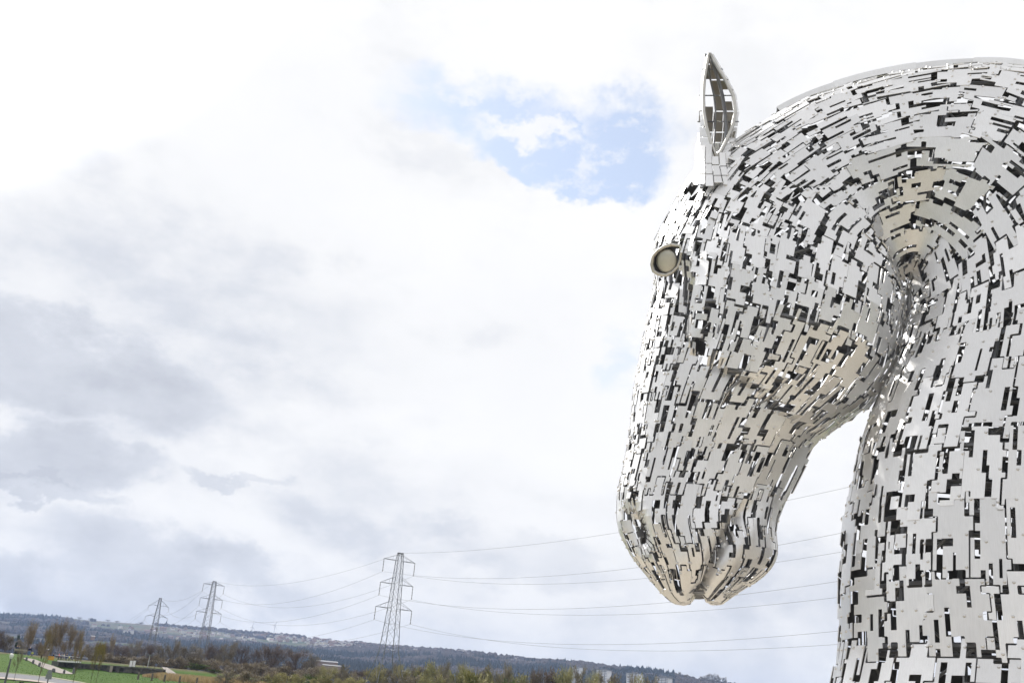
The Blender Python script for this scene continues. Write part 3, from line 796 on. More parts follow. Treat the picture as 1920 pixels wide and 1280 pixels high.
for c_ in range(NC):
    k = 0
    while k < len(YE) - 1:
        ln = random.choice((1, 2, 2, 3)); k2 = min(len(YE) - 1, k + ln)
        t0, t1 = (c_ + random.uniform(-.06, .10)) / NC, (c_ + random.uniform(.88, 1.04)) / NC
        if random.random() > (.27 if 2 <= c_ <= 6 else .07):
            q = MB(); vs = []
            yy = [YE[k] + 1.2] + list(YE[k + 1:k2]) + [YE[k2] - 1.2]
            for y in yy: vs += [earsec(y, t0), earsec(y, t1)]
            nn_ = np.cross(vs[1] - vs[0], vs[2] - vs[0]); nn_ /= np.linalg.norm(nn_) + 1e-9
            m0 = len(vs); vs += [v + nn_ * .03 for v in vs]
            fs = []
            for a in range(len(yy) - 1):
                fs += [(2 * a, 2 * a + 1, 2 * a + 3, 2 * a + 2), (m0 + 2 * a, m0 + 2 * a + 2, m0 + 2 * a + 3, m0 + 2 * a + 1), (2 * a, 2 * a + 2, m0 + 2 * a + 2, m0 + 2 * a), (2 * a + 1, m0 + 2 * a + 1, m0 + 2 * a + 3, 2 * a + 3)]
            fs += [(0, m0, m0 + 1, 1), (m0 - 2, m0 - 1, 2 * m0 - 1, 2 * m0 - 2)]
            q.add(vs, fs); eo = q.build('ear_plate', [M['steel'], M['ear_inner']], ear); eo.data.polygons.foreach_set('material_index', [1 if (f_[0] < m0 and max(f_) < m0) else 0 for f_ in fs])
        k = k2
for k in range(3, len(YE) - 1, 5):
    q = MB(); q.tube([earsec(YE[k], t_) * .97 + earsec(YE[k], .5) * .03 for t_ in np.linspace(.05, .95, 9)], .035, 5); q.build('ear_rib', M['tube'], ear)
# stem of the ear down to the poll
def stem(y, t):
    f_ = (y - 283) / 62
    l = np.interp(y, [270, 300, 335, 350], [1304, 1303, 1300, 1296]); r_ = np.interp(y, [270, 300, 335, 350], [1381, 1378, 1392, 1400])
    a = 2 * math.pi * t; return onear((l + r_) / 2 - (r_ - l) / 2 * math.cos(a), y + 14 * (1 - abs(f_)) * 0, math.sin(a) * (.75 + f_ * .5) - .45)
for c_ in range(18):
    t0, t1 = (c_ + .06) / 18, (c_ + .94) / 18
    top = 270 if (c_ >= 9 or c_ < 4) else (296 if c_ == 4 else 286)
    ya = [top + random.uniform(-3, 3), random.uniform(300, 312)]; yb = [ya[1] + 1.5, 345 + random.uniform(-4, 4)]
    mid9 = random.uniform(322, 332)
    for y0, y1 in (ya, [yb[0], mid9], [mid9 + 1.5, yb[1]]):
        q = MB(); vs = [stem(y0, t0), stem(y0, t1), stem(y1, t1), stem(y1, t0)]; nn_ = np.cross(vs[1] - vs[0], vs[3] - vs[0]); nn_ /= np.linalg.norm(nn_) + 1e-9
        q.add(vs + [v + nn_ * .03 for v in vs], [(0, 1, 2, 3), (7, 6, 5, 4), (0, 4, 5, 1), (1, 5, 6, 2), (2, 6, 7, 3), (3, 7, 4, 0)]); q.build('ear_plate', M['steel'], ear)

# ------------------------------------------------------------------ far woods, houses, turbines
M['wall_w'] = mat('pale_render', (.62, .60, .56), .8, rand=.15)
M['wall_b'] = mat('brown_brick', (.26, .19, .16), .9, rand=.2)
M['roof'] = mat('slate_roof', (.10, .09, .10), .7, rand=.3)
M['roof_r'] = mat('red_tile_roof', (.15, .10, .09), .8, rand=.2)
M['white'] = mat('white_paint', (.78, .78, .78), .5)
M['conifer'] = mat('conifer_green', (.014, .026, .022), .9, var=.5, scale=.02, coord='Object', c2=(.03, .036, .032))
M['barewood'] = mat('bare_wood_brown', (.042, .037, .038), .95, var=.3, scale=.012, coord='Object', c2=(.072, .058, .052))
random.seed(21)
def cone(mb, p, r, h, n=6, squash=0):
    a0 = random.random() * 6
    ring = [(p[0] + r * random.uniform(.75, 1.2) * math.cos(a0 + 6.283 * k / n), p[1] + r * random.uniform(.75, 1.2) * math.sin(a0 + 6.283 * k / n), p[2] + h * .12) for k in range(n)]
    if squash:
        ring2 = [(p[0] + (q[0] - p[0]) * .8, p[1] + (q[1] - p[1]) * .8, p[2] + h * random.uniform(.62, .8)) for q in ring]
        mb.add(ring + ring2 + [(p[0], p[1], p[2] + h)], [(k, (k + 1) % n, n + (k + 1) % n, n + k) for k in range(n)] + [(n + k, n + (k + 1) % n, 2 * n) for k in range(n)])
    else:
        mb.add(ring + [(p[0], p[1], p[2] + h)], [(k, (k + 1) % n, n) for k in range(n)])
con, bar = MB(), MB()
for q in range(26000):
    px = random.uniform(-40, 1420); a = az_of(px, 1230); Rr, _ = ridge(a); Rr = float(Rr)
    s = random.random() ** .8; rad = 1550 + (Rr * 1.0 - 1550) * s
    x, y = rad * math.sin(a), rad * math.cos(a); z = float(H(x, y))
    k = vnoise(np.array(x), np.array(y), 300, 8) * .6 + vnoise(np.array(x), np.array(y), 90, 5) * .4
    west = px < 660
    if west:
        if rad > 3300:
            if k < .60 and not (s > .965 and k > .33): continue
        elif rad > 2750 and k < .35: continue
        if px < 330 and rad > 2300 and k < .56: continue
    else:
        if s < .25 and k < .3: continue
    isc = (k > .46 and rad < 3100) if px > 300 else k > .72
    if px > 1265: isc = False
    if isc: cone(con, (x, y, z - 1), random.uniform(5, 8), random.uniform(13, 23))
    else: cone(bar, (x, y, z - 1), random.uniform(6, 11), random.uniform(9, 15), 7, 1)
tag(con.build('conifer_wood', M['conifer']), 'dark green conifer wood covering the far hillside', 'wood', kind='stuff')
tag(bar.build('bare_wood', M['barewood']), 'leafless purplish brown wood on the far hillside', 'wood', kind='stuff')

def house_mesh(name, w, d, h, rh, wm, rm):
    mb = MB(); mb.box((0, 0, h / 2 - 1), (w, d, h + 2), mi=0)
    mb.add([(-w / 2 - .3, -d / 2 - .3, h), (w / 2 + .3, -d / 2 - .3, h), (w / 2 + .3, d / 2 + .3, h), (-w / 2 - .3, d / 2 + .3, h), (-w / 2, 0, h + rh), (w / 2, 0, h + rh)], [(0, 1, 5, 4), (2, 3, 4, 5), (0, 4, 3), (1, 2, 5)], 1)
    o = mb.build(name, [wm, rm]); return o
protos = []
for w, d, h, rh, wm, rm, lab in ((10, 8, 5.5, 2.8, 'wall_w', 'roof', 'tiny white walled house with grey roof in the distant hillside town'), (16, 8, 5.5, 2.8, 'wall_b', 'roof_r', 'tiny brown house with red roof in the distant hillside town'),
                        (13, 9, 3, 3, 'wall_w', 'roof_r', 'tiny pale bungalow with red roof in the distant hillside town'), (30, 12, 6, 1.6, 'wall_w', 'roof', 'tiny long pale terrace in the distant hillside town')):
    o = house_mesh('house', w, d, h, rh, M[wm], M[rm]); tag(o, lab, 'house', 'houses of the distant hillside town'); protos.append([o, False])
nh = 0
while nh < 270:
    px = random.triangular(170, 1010, 560)
    skyy = np.interp(px, [p[0] for p in _sky], [p[1] for p in _sky]) if 0 <= px else 1152
    dy = abs(random.gauss(0, 6)) + 1.5 if px > 480 else random.gauss(14, 5)
    if px > 720: dy = abs(random.gauss(0, 4)) + 1
    p = hit(px, skyy + max(1.2, dy), 1500, 5200)
    if np.hypot(p[0], p[1]) < 1600: continue
    pr = protos[random.choices((0, 1, 2, 3), (4, 4, 3, 1.2))[0]]
    if pr[1]:
        o = pr[0].copy(); COL.objects.link(o)
    else: o = pr[0]; pr[1] = True
    o.location = (p[0], p[1], p[2] + 1.2); o.rotation_euler = (0, 0, random.uniform(-.5, .5) + random.choice((0, 1.57))); s = random.uniform(.9, 1.5); o.scale = (s, s, s); nh += 1

ORD = ['first', 'second', 'third', 'fourth', 'fifth', 'sixth', 'seventh', 'eighth', 'ninth', 'tenth', 'eleventh', 'twelfth', 'thirteenth', 'fourteenth', 'fifteenth', 'sixteenth', 'seventeenth', 'eighteenth', 'nineteenth', 'twentieth'] + ['twenty-' + q for q in ('first', 'second', 'third', 'fourth', 'fifth', 'sixth', 'seventh', 'eighth', 'ninth')] + ['thirtieth'] + ['thirty-' + q for q in ('first', 'second', 'third', 'fourth', 'fifth')]
COLW = {'brown': 'brown', 'redbrown': 'reddish brown', 'pink': 'pinkish grey', 'olive': 'olive'}
def tower_block(px, ytop, rad, w, label):
    e_ = empty('tower_block', tuple(at_r(px, rad)), -az_of(px) + R(random.uniform(-25, -18)))
    zt = z_at(px, ytop, rad) - e_.location.z; tag(e_, label, 'tower block', 'white tower blocks below the conifer ridge')
    m_ = MB(); m_.box((0, 0, zt / 2 - 5), (w, w * .8, zt + 10)); m_.build('wall', M['white'], e_)
    m_ = MB(); m_.box((0, 0, zt + .6), (w + 2.4, w * .8 + 2.4, 1.2)); m_.box((0, 0, zt + 2), (w * .4, w * .35, 2)); m_.build('roof', M['tube'], e_)
    m_ = MB()
    for fl in range(int(zt / 3)):
        m_.box((0, -w * .4 - .05, zt - 2.2 - fl * 3), (w * .86, .12, .9)); m_.box((-w * .5 - .05, 0, zt - 2.2 - fl * 3), (.12, w * .62, .9))
    for k in (-.25, 0, .25): m_.box((k * w, -w * .4 - .2, zt / 2), (.7, .3, zt), mi=0)
    m_.build('window_band', mat('far_window', (.20, .21, .24), .3), e_)['kind'] = 'stuff'
tower_block(1083, 1250.5, 2100, 17, 'white tower block seen end on, behind the trees beside the dark evergreen')
tower_block(1133, 1256, 2000, 23, 'white tower block with its lower part hidden behind an olive tree')
tower_block(1191, 1262.5, 1950, 25, 'white tower block with a low pitched pale roof between two olive trees')
tower_block(1245, 1270, 1900, 26, 'white tower block standing clear of trees nearest the big steel neck')
M['turbine'] = mat('turbine_grey', (.55, .56, .58), .5)
def turbine(px, ytop, ybase, label, ph):
    p = at_r(px, 4150); zt = z_at(px, ytop + 7, 4150)
    e_ = empty('wind_turbine', tuple(p)); tag(e_, label, 'wind turbine', 'wind turbines on the ridge')
    h = zt - p[2]; m_ = MB(); m_.tube([(0, 0, -5), (0, 0, h)], [1.6, .9], 8); m_.build('tower', M['turbine'], e_)
    m_ = MB(); m_.box((0, 0, h + .5), (2.4, 6, 2.4)); m_.build('nacelle', M['turbine'], e_)
    for k in range(3):
        a = ph + k * 2.094; m_ = MB(); m_.tube([(0, -3.4, h), (12 * math.sin(a), -3.4, h + 12 * math.cos(a)), (19 * math.sin(a), -3.4, h + 19 * math.cos(a))], [.9, .8, .25], 5); m_.build('blade', M['turbine'], e_)
turbine(461, 1166, 1187, 'slender pale wind turbine on the ridge, closer to the three armed pylon on the left', .2)
turbine(503, 1163, 1190, 'pale wind turbine on the ridge with one blade pointing up, nearer the big pylon', .45)

M['insul'] = mat('pale_grey', (.24, .24, .25), .6)
def shed(px, py, rad, w, d, h, label, rz=0, roofm='insul'):
    p = at_r(px, rad); zt = z_at(px, py, rad)
    e_ = empty('warehouse', (p[0], p[1], zt - h), -az_of(px) + rz); tag(e_, label, 'warehouse')
    m_ = MB(); m_.box((0, 0, -h), (w, d, h * 4)); m_.build('wall', M['wall_b'], e_)
    m_ = MB(); m_.add([(-w / 2 - .5, -d / 2 - .5, h), (w / 2 + .5, -d / 2 - .5, h), (w / 2 + .5, d / 2 + .5, h), (-w / 2 - .5, d / 2 + .5, h), (-w / 2, 0, h + d * .3), (w / 2, 0, h + d * .3)], [(0, 1, 5, 4), (2, 3, 4, 5), (0, 4, 3), (1, 2, 5), (3, 2, 1, 0)]); m_.build('roof', M[roofm], e_)
shed(612, 1240, 1300, 26, 5, 2.6, 'upper of two long low pale roofed sheds left of the big pylon')
shed(622, 1247.5, 1150, 20, 4, 2, 'lower of two long low pale roofed sheds left of the big pylon')
shed(362, 1224.5, 1000, 8, 4, 2.5, 'small white roofed shed in the brown wood under the middle pylon')
shed(756, 1258, 900, 9, 3, 2.0, 'small pale roofed shed just right of the big pylon legs')
shed(162, 1191, 1500, 5, 3, 1.2, 'bright white roofed shed right of the tall ochre trees')
shed(76, 1216, 700, 4, 2.5, 2, 'small white roofed hut glimpsed between the tall ochre trees')

# ------------------------------------------------------------------ trees and shrubs
KIND = {
 'ochre': ((.25, .195, .115), (.14, .115, .08)), 'brown': ((.22, .19, .14), (.11, .09, .07)), 'redbrown': ((.155, .122, .10), (.10, .075, .065)),
 'olive': ((.32, .295, .15), (.12, .105, .07)), 'pink': ((.245, .21, .155), (.14, .11, .09)), 'green': ((.11, .145, .05), (.08, .075, .05)), 'dark': ((.02, .045, .022), (.05, .045, .035)), 'gold': ((.22, .18, .06), (.10, .09, .05))}
for k, (c1, c2_) in KIND.items():
    M['crown_' + k] = mat(k + '_twigs', c1, .9, var=.35, scale=.5, rand=.14, c2=tuple(min(1, v * 1.5) for v in c1)); M['bark_' + k] = mat(k + '_bark', c2_, .9, rand=.1)
PROTO = {}
def tree_proto(kind, form, seed):
    """unit tree, 1 m high and 1 m wide, returned as (trunk mesh, crown mesh)"""
    rr_ = random.Random(seed); tr, cr_ = MB(), MB()
    low, nb, bl, wd = {'tall': (.16, 3600, .085, .007), 'round': (.16, 3600, .10, .007), 'bush': (.02, 4200, .085, .009), 'young': (.34, 1500, .07, .009), 'fir': (.05, 2600, .09, .012)}[form]
    tr.tube([(0, 0, -.03), (rr_.uniform(-.01, .01), 0, .3), (0, rr_.uniform(-.02, .02), .62), (0, 0, .9)], [.024 if form == 'tall' else .018, .017, .010, .003], 6)
    lobes = []
    nl = {'tall': 13, 'round': 16, 'bush': 15, 'young': 8, 'fir': 12}[form]
    for k in range(nl):
        a = rr_.random() * 6.283; t_ = rr_.random()
        z0 = low + (1 - low) * t_ * .55; z1 = min(.97, z0 + rr_.uniform(.18, .38))
        if form == 'fir': z0 = low + (1 - low) * t_; z1 = z0 - .02; rad = .42 * (1 - t_) + .05
        elif form == 'tall': rad = rr_.uniform(.12, .42) * (1 - .4 * t_)
        else: rad = rr_.uniform(.2, .46) * math.sqrt(max(.05, 1 - (2 * (z1 - low) / (1 - low) - 1) ** 2)) * 1.15
        end = np.array([rad * math.cos(a), rad * math.sin(a), z1]); mid_ = np.array([end[0] * .45, end[1] * .45, (z0 + z1) / 2 - .02]); st = np.array([0, 0, z0 * .75 if form != 'fir' else z0])
        tr.tube([st, mid_, end], [.008, .005, .002], 4); lobes.append((st, mid_, end))
        for s_ in range(3):
            e2 = mid_ + (end - mid_) * rr_.random() + np.array([rr_.uniform(-.12, .12), rr_.uniform(-.12, .12), rr_.uniform(.02, .16)]); tr.tube([mid_, e2], [.004, .0015], 3); lobes.append((mid_, mid_, e2))
    for k in range(nb):
        st, m1, en_ = lobes[rr_.randrange(len(lobes))]; u = rr_.random() ** .6
        p = (m1 + (en_ - m1) * u) + np.array([rr_.gauss(0, .045), rr_.gauss(0, .045), rr_.gauss(0, .035)])
        d = np.array([p[0] * .9 + rr_.gauss(0, .22), p[1] * .9 + rr_.gauss(0, .22), (.5 if form not in ('fir',) else -.05) + rr_.gauss(0, .22)]); d /= np.linalg.norm(d)
        l_ = bl * rr_.uniform(.5, 1.2); w_ = wd * rr_.uniform(.5, 1.2); sd_ = np.cross(d, [rr_.gauss(0, 1), rr_.gauss(0, 1), rr_.gauss(0, 1)]); sd_ /= np.linalg.norm(sd_) + 1e-9
        if p[2] < .01: p[2] = .01
        n0 = len(cr_.v); cr_.v += [tuple(p - sd_ * w_ * .5), tuple(p + sd_ * w_ * .5), tuple(p + d * l_)]; cr_.f.append((n0, n0 + 1, n0 + 2)); cr_.m.append(0)
        if form in ('fir', 'bush') and rr_.random() < .35:
            cr_.v.append(tuple(p + d * l_ * .5 + sd_ * w_ * 3)); cr_.f.append((n0, n0 + 3, n0 + 2)); cr_.m.append(0)
    def mk(mb, m):
        me = bpy.data.meshes.new(kind + '_' + form); me.from_pydata(mb.v, [], mb.f); me.materials.append(m); me.update(); return me
    return mk(tr, M['bark_' + kind]), mk(cr_, M['crown_' + kind])
def tree(px, ytop, rad, wpx, kind, form, label, group, name='bare_tree', cat='tree'):
    key = (kind, form, random.randrange(2))
    if key not in PROTO: PROTO[key] = tree_proto(kind, form, sum(map(ord, str(key))) % 7 + len(PROTO) * 13)
    p = at_r(px, rad, ytop + 30); h = z_at(px, ytop, rad) - p[2]; w = wpx / FPX * rad * 1.05
    if h < .6: h = .6
    e_ = empty(name, (p[0], p[1], p[2] - .05), random.random() * 6.28); tag(e_, label, cat, group)
    e_.scale = (w, w, h)
    for nm, me in zip(('trunk', 'crown'), PROTO[key]):
        o = bpy.data.objects.new(nm, me); COL.objects.link(o); o.parent = e_
    return e_
random.seed(33)
TB = 'bare trees of the belt behind the lawn'
for px, yt, rad, w, lab in ((58, 1158, 330, 32, 'tall ochre bare tree standing alone, leftmost of those behind the mound path'), (88, 1172, 345, 26, 'slim ochre bare tree just right of the lone tall tree'),
      (103, 1160, 350, 30, 'tall ochre bare tree over the left end of the white bridge deck'), (117, 1155, 355, 30, 'tallest ochre bare tree above the white bridge deck'), (133, 1164, 350, 30, 'broad ochre bare tree over the middle of the bridge deck'), (148, 1174, 345, 26, 'lower ochre bare tree at the right end of the tall clump')):
    tree(px, yt, rad, w, 'ochre', 'tall', lab, 'tall ochre trees behind the bridge')
tree(209, 1186, 420, 18, 'ochre', 'tall', 'small yellow brown tree above the stone wall, between tall clump and far pylon', TB)
tree(28, 1192, 360, 12, 'dark', 'fir', 'small dark green evergreen at far left below the first hill field', None, 'evergreen_tree')
tree(1052, 1252, 260, 30, 'dark', 'round', 'dark green evergreen left of the first white tower block', None, 'evergreen_tree')
for kq, (px, yt, rad, w) in enumerate(((-6, 1180, 330, 40), (10, 1188, 330, 30), (38, 1198, 340, 26), (72, 1202, 350, 24), (165, 1208, 380, 34), (190, 1202, 390, 38), (228, 1206, 400, 38), (250, 1200, 410, 34), (275, 1204, 400, 36), (300, 1208, 400, 34),
      (325, 1196, 405, 34), (345, 1206, 400, 36), (372, 1208, 400, 40), (398, 1203, 390, 44), (425, 1201, 385, 46), (452, 1208, 390, 42), (480, 1214, 400, 36))):
    kd = random.choice(('brown', 'redbrown', 'brown')); tree(px, yt, rad, w, kd, 'round', 'leafless %s tree, %s from the left in the belt behind the wall' % (COLW[kd], ORD[kq]), TB)
for px, yt, rad, w, kd, lab in ((512, 1206, 380, 66, 'redbrown', 'broad dark brown bare tree with a domed crown halfway between middle and big pylon'), (556, 1214, 385, 56, 'redbrown', 'dark brown bare tree right of the broad domed one, left of the white roofed sheds'),
      (585, 1226, 380, 40, 'brown', 'smaller brown bare tree directly under the white roofed sheds')):
    tree(px, yt, rad, w, kd, 'round', lab, None)
SB = 'pinkish grey scrub along the lawn edge'
for k in range(26):
    px = 168 + k * 17 + random.uniform(-5, 5); yt = np.interp(px, [160, 260, 400, 500, 640], [1222, 1229, 1236, 1244, 1252]) + random.uniform(-4, 5)
    if 100 < px < 300: yt -= 2
    tree(px, yt, random.uniform(300, 330), random.uniform(30, 46), kd := random.choice(('pink', 'brown', 'pink')), 'bush', 'leafless %s bush, %s from the left in the scrub beyond the lawn' % (COLW[kd], ORD[k]), SB, 'bare_bush', 'bush')
tree(366, 1241, 296, 40, 'green', 'bush', 'green leafed bush beside the gravel ramp', None, 'green_bush', 'bush')
tree(398, 1253, 292, 34, 'green', 'bush', 'low green bush right of the one beside the gravel ramp', None, 'green_bush', 'bush')
tree(590, 1262, 250, 52, 'green', 'bush', 'bright green bush below the white roofed sheds', None, 'green_bush', 'bush')
tree(438, 1262, 262, 40, 'olive', 'bush', 'low olive bush at the back of the dry reeds', None, 'green_bush', 'bush')
tree(706, 1250, 305, 36, 'olive', 'bush', 'yellow green bush between the legs of the big pylon', None, 'willow_bush', 'bush')
tree(893, 1239, 175, 104, 'olive', 'bush', 'large rounded yellow olive willow right of the big pylon', None, 'willow_bush', 'bush')
tree(958, 1268, 170, 34, 'green', 'bush', 'small bright green bush at the right foot of the large olive willow', None, 'green_bush', 'bush')
tree(1132, 1252, 185, 70, 'olive', 'bush', 'olive willow in front of the second white tower block', None, 'willow_bush', 'bush')
tree(1196, 1262, 185, 52, 'olive', 'bush', 'olive willow in front of the third white tower block', None, 'willow_bush', 'bush')
BB = 'brown bare trees along the bottom edge'
for k in range(34):
    px = 600 + k * 19.5 + random.uniform(-6, 6); yt = np.interp(px, [600, 700, 800, 900, 1000, 1100, 1180, 1260], [1250, 1244, 1238, 1236, 1243, 1249, 1264, 1278]) + random.uniform(-3, 8)
    tree(px, yt, random.uniform(230, 290) if not 660 < px < 790 else random.uniform(302, 330), random.uniform(34, 56), kd := random.choice(('brown', 'olive', 'olive', 'redbrown', 'brown')), random.choice(('bush', 'bush', 'round')), 'bare %s tree, %s from the left in the row below the hillside' % (COLW[kd], ORD[k]), BB)
for k in range(18):
    px = 420 + k * 24 + random.uniform(-6, 6) + (60 if 680 < 420 + k * 24 < 770 else 0); yt = np.interp(px, [420, 600, 850], [1252, 1260, 1262]) + random.uniform(-3, 5)
    tree(px, yt, random.uniform(205, 245), random.uniform(34, 50), kd := random.choice(('brown', 'olive', 'pink')), 'bush', 'low %s thicket bush, %s from the left along the bottom' % (COLW[kd], ORD[k]), 'low thicket in front of the brown trees', 'bare_bush', 'bush')
for k, (px, yt, w) in enumerate(((1316, 1266, 13), (1326, 1262, 15), (1337, 1262, 15), (1347, 1264, 14), (1357, 1268, 12), (1272, 1258, 14), (1286, 1263, 12))):
    tree(px, yt, 2950, w, 'brown', 'round', 'one of the bare trees making the domed clump on the ridge skyline' if k < 5 else 'bare skyline tree at the right end of the conifers', 'bare trees on the ridge skyline')
for k in range(26):
    px = random.uniform(-10, 470); sy = np.interp(px, [p[0] for p in _sky], [p[1] for p in _sky])
    tree(px, sy - random.uniform(1, 4.5), float(ridge(az_of(px))[0]) * .985, random.uniform(7, 14), 'brown', 'round', 'small dark skyline tree on the left part of the ridge', 'dark trees on the left skyline')
# young trees planted in the lawn
def young(px, yt, rad, w, kd, lab): return tree(px, yt, rad, w, kd, 'young', lab, 'young trees planted in the lawn', 'young_tree')
young(34, 1212, 122, 16, 'brown', 'thin bare young tree in the lawn beside the lamp post, leaning slightly')
young(88, 1178, 108, 26, 'ochre', 'taller young tree with short upturned branches in front of the winding path')
young(150, 1190, 112, 22, 'ochre', 'young tree in front of the right end of the bridge deck')
young(181, 1198, 112, 20, 'gold', 'yellow tinged young tree in front of the wall, left one of the dense pair')
young(190, 1202, 116, 22, 'gold', 'yellow tinged young tree in front of the wall, right one of the dense pair')

# ------------------------------------------------------------------ paths, wall, bridge, fence, signs
M['path'] = mat('gravel_path', (.27, .245, .225), .9, var=.1, scale=2)
M['asphalt'] = mat('grey_path', (.175, .175, .185), .9, var=.1, scale=1.5)
M['kerb'] = mat('pale_kerb', (.34, .30, .26), .9)
M['stone'] = mat('dark_wall_stone', (.085, .08, .078), .95, var=.45, scale=1.3, detail=8, c2=(.17, .16, .15), bump=.6)
M['metal'] = mat('grey_post', (.13, .13, .14), .6, .3)
M['timber'] = mat('weathered_timber', (.16, .14, .12), .9, var=.2)
def strip(name, rows, m, lift=.05, label=None, ncross=3):
    """ribbon draped on the ground between pairs of ground points"""
    pts = []
    for k in range(len(rows) - 1):
        for t_ in np.linspace(0, 1, 7)[:-1]:
            pts.append((np.array(rows[k][0]) * (1 - t_) + np.array(rows[k + 1][0]) * t_, np.array(rows[k][1]) * (1 - t_) + np.array(rows[k + 1][1]) * t_))
    pts.append((np.array(rows[-1][0]), np.array(rows[-1][1])))
    vs, fs = [], []
    for a, b_ in pts:
        for q in range(ncross + 1):
            p = a + (b_ - a) * q / ncross; vs.append((p[0], p[1], float(H(p[0], p[1])) + lift))
    n1 = ncross + 1
    for k in range(len(pts) - 1):
        for q in range(ncross): fs.append((k * n1 + q, k * n1 + q + 1, (k + 1) * n1 + q + 1, (k + 1) * n1 + q))
    return tag(mesh_obj(name, vs, fs, m), label, kind='structure')
def pol(px, rad):
    a = az_of(px, 1265); return (rad * math.sin(a), rad * math.cos(a))
strip('path', [(pol(p, 133), pol(p, 126)) for p in (-120, -60, 0, 60)] + [(pol(100, 132), pol(100, 125)), (pol(150, 129), pol(150, 122)), (pol(230, 122), pol(230, 115)), (pol(330, 108), pol(330, 101))], M['asphalt'], .06, 'grey asphalt path crossing the lower lawn')
strip('path_kerb', [(pol(p, 134), pol(p, 133)) for p in (-120, -60, 0, 60)] + [(pol(100, 133), pol(100, 132)), (pol(150, 130), pol(150, 129)), (pol(230, 123), pol(230, 122)), (pol(330, 109), pol(330, 108))], M['kerb'], .10, 'pale far kerb of the grey path')
strip('path_kerb', [(pol(p, 126), pol(p, 123.5)) for p in (-120, -60, 0, 60)] + [(pol(100, 125), pol(100, 122.5)), (pol(150, 122), pol(150, 120)), (pol(230, 115), pol(230, 113)), (pol(330, 101), pol(330, 99))], M['kerb'], .10, 'pale near kerb of the grey path')
hp = [((42.3, 1233.4), (42.6, 1234.2)), ((66, 1236.3), (60.5, 1241.8)), ((82, 1243), (73, 1248.6)), ((97, 1247), (86, 1253.7)), ((109, 1251.5), (102, 1259.5)), ((124, 1257), (113, 1262.2)), ((137, 1262.4), (135, 1263.6))]
strip('path', [(hit(*a, 120)[:2], hit(*b_, 120)[:2]) for a, b_ in hp], M['path'], .07, 'pale gravel path winding up over the green mound', 4)

def wallz(px, py, rad=281): return z_at(px, py, rad)
wtop = [(100, 1238.5), (150, 1242.5), (200, 1246), (236, 1248.5), (270, 1250.5), (312, 1254.5)]
wl = empty('stone_wall', tuple(at_r(200, 281))); tag(wl, 'long dark stone retaining wall behind the lawn, under the bridge deck', 'wall')
B0 = np.array(wl.location)
for (xa, ya), (xb, yb) in zip(wtop[:-1], wtop[1:]):
    m_ = MB(); n_ = max(2, int((xb - xa) / 5))
    for k in range(n_):
        x0, x1 = xa + (xb - xa) * k / n_, xa + (xb - xa) * (k + 1) / n_; y0, y1 = ya + (yb - ya) * k / n_, ya + (yb - ya) * (k + 1) / n_
        zt0, zt1 = wallz(x0, y0), wallz(x1, y1)
        a0, a1 = az_of(x0, 1250), az_of(x1, 1250); pr = 0 if k % 3 else .25
        rows = 4; zb = min(zt0, zt1) - 6
        P = lambda a, rad, z: np.array([rad * math.sin(a), rad * math.cos(a), z]) - B0
        vs = [P(a0, 281 - pr, zb), P(a1, 281 - pr, zb), P(a1, 281 - pr, zt1 - .4), P(a0, 281 - pr, zt0 - .4), P(a0, 283, zb), P(a1, 283, zb), P(a1, 283, zt1 - .4), P(a0, 283, zt0 - .4)]
        m_.add(vs, [(0, 1, 2, 3), (5, 4, 7, 6), (3, 2, 6, 7), (1, 5, 6, 2), (4, 0, 3, 7)])
    m_.build('wall_section', M['stone'], wl)
    m_ = MB(); a0, a1 = az_of(xa, 1250), az_of(xb, 1250); z0, z1 = wallz(xa, ya), wallz(xb, yb)
    m_.add([P(a0, 280.6, z0 - .4), P(a1, 280.6, z1 - .4), P(a1, 280.6, z1), P(a0, 280.6, z0), P(a0, 283.4, z0 - .4), P(a1, 283.4, z1 - .4), P(a1, 283.4, z1), P(a0, 283.4, z0)], [(0, 1, 2, 3), (5, 4, 7, 6), (3, 2, 6, 7), (0, 4, 5, 1), (1, 5, 6, 2), (4, 0, 3, 7)]); m_.build('coping', M['stone'], wl)
for px in (204, 209, 222):
    m_ = MB(); a = az_of(px, 1250); zt = wallz(px, 1247.5); m_.box(np.array([280 * math.sin(a), 280 * math.cos(a), zt - 3]) - B0, (.7, 1.2, 6), -a); m_.build('buttress', M['kerb'] if px == 209 else M['stone'], wl)
# bridge deck with railing
br = empty('footbridge', tuple(at_r(130, 278))); B1 = np.array(br.location); tag(br, 'footbridge with a white deck edge and thin railing above the stone wall', 'footbridge')
a0, a1 = az_of(107, 1240), az_of(152, 1240)
def PB(t_, rad, z): a = a0 + (a1 - a0) * t_; return np.array([rad * math.sin(a), rad * math.cos(a), z]) - B1
zA0, zA1, zB0, zB1 = z_at(107, 1236.8, 279), z_at(107, 1239.6, 279), z_at(152, 1239.4, 279), z_at(152, 1242.2, 279)
m_ = MB(); m_.add([PB(0, 279, zA1), PB(1, 279, zB1), PB(1, 279, zB0), PB(0, 279, zA0), PB(0, 284, zA1), PB(1, 284, zB1), PB(1, 284, zB0), PB(0, 284, zA0)], [(0, 1, 2, 3), (5, 4, 7, 6), (3, 2, 6, 7), (0, 4, 5, 1), (1, 5, 6, 2), (4, 0, 3, 7)]); m_.build('deck', M['white'], br)
m_ = MB(); m_.tube([PB(-.15, 279.2, zA0 + 1.15), PB(1.25, 279.2, zB0 + .95)], .05, 6); m_.build('handrail', mat('pale_rail', (.5, .5, .52), .4, .8), br)
m_ = MB(); m_.tube([PB(0, 279.2, zA0 + .6), PB(1.1, 279.2, zB0 + .5)], .03, 6); m_.build('lower_rail', M['metal'], br)
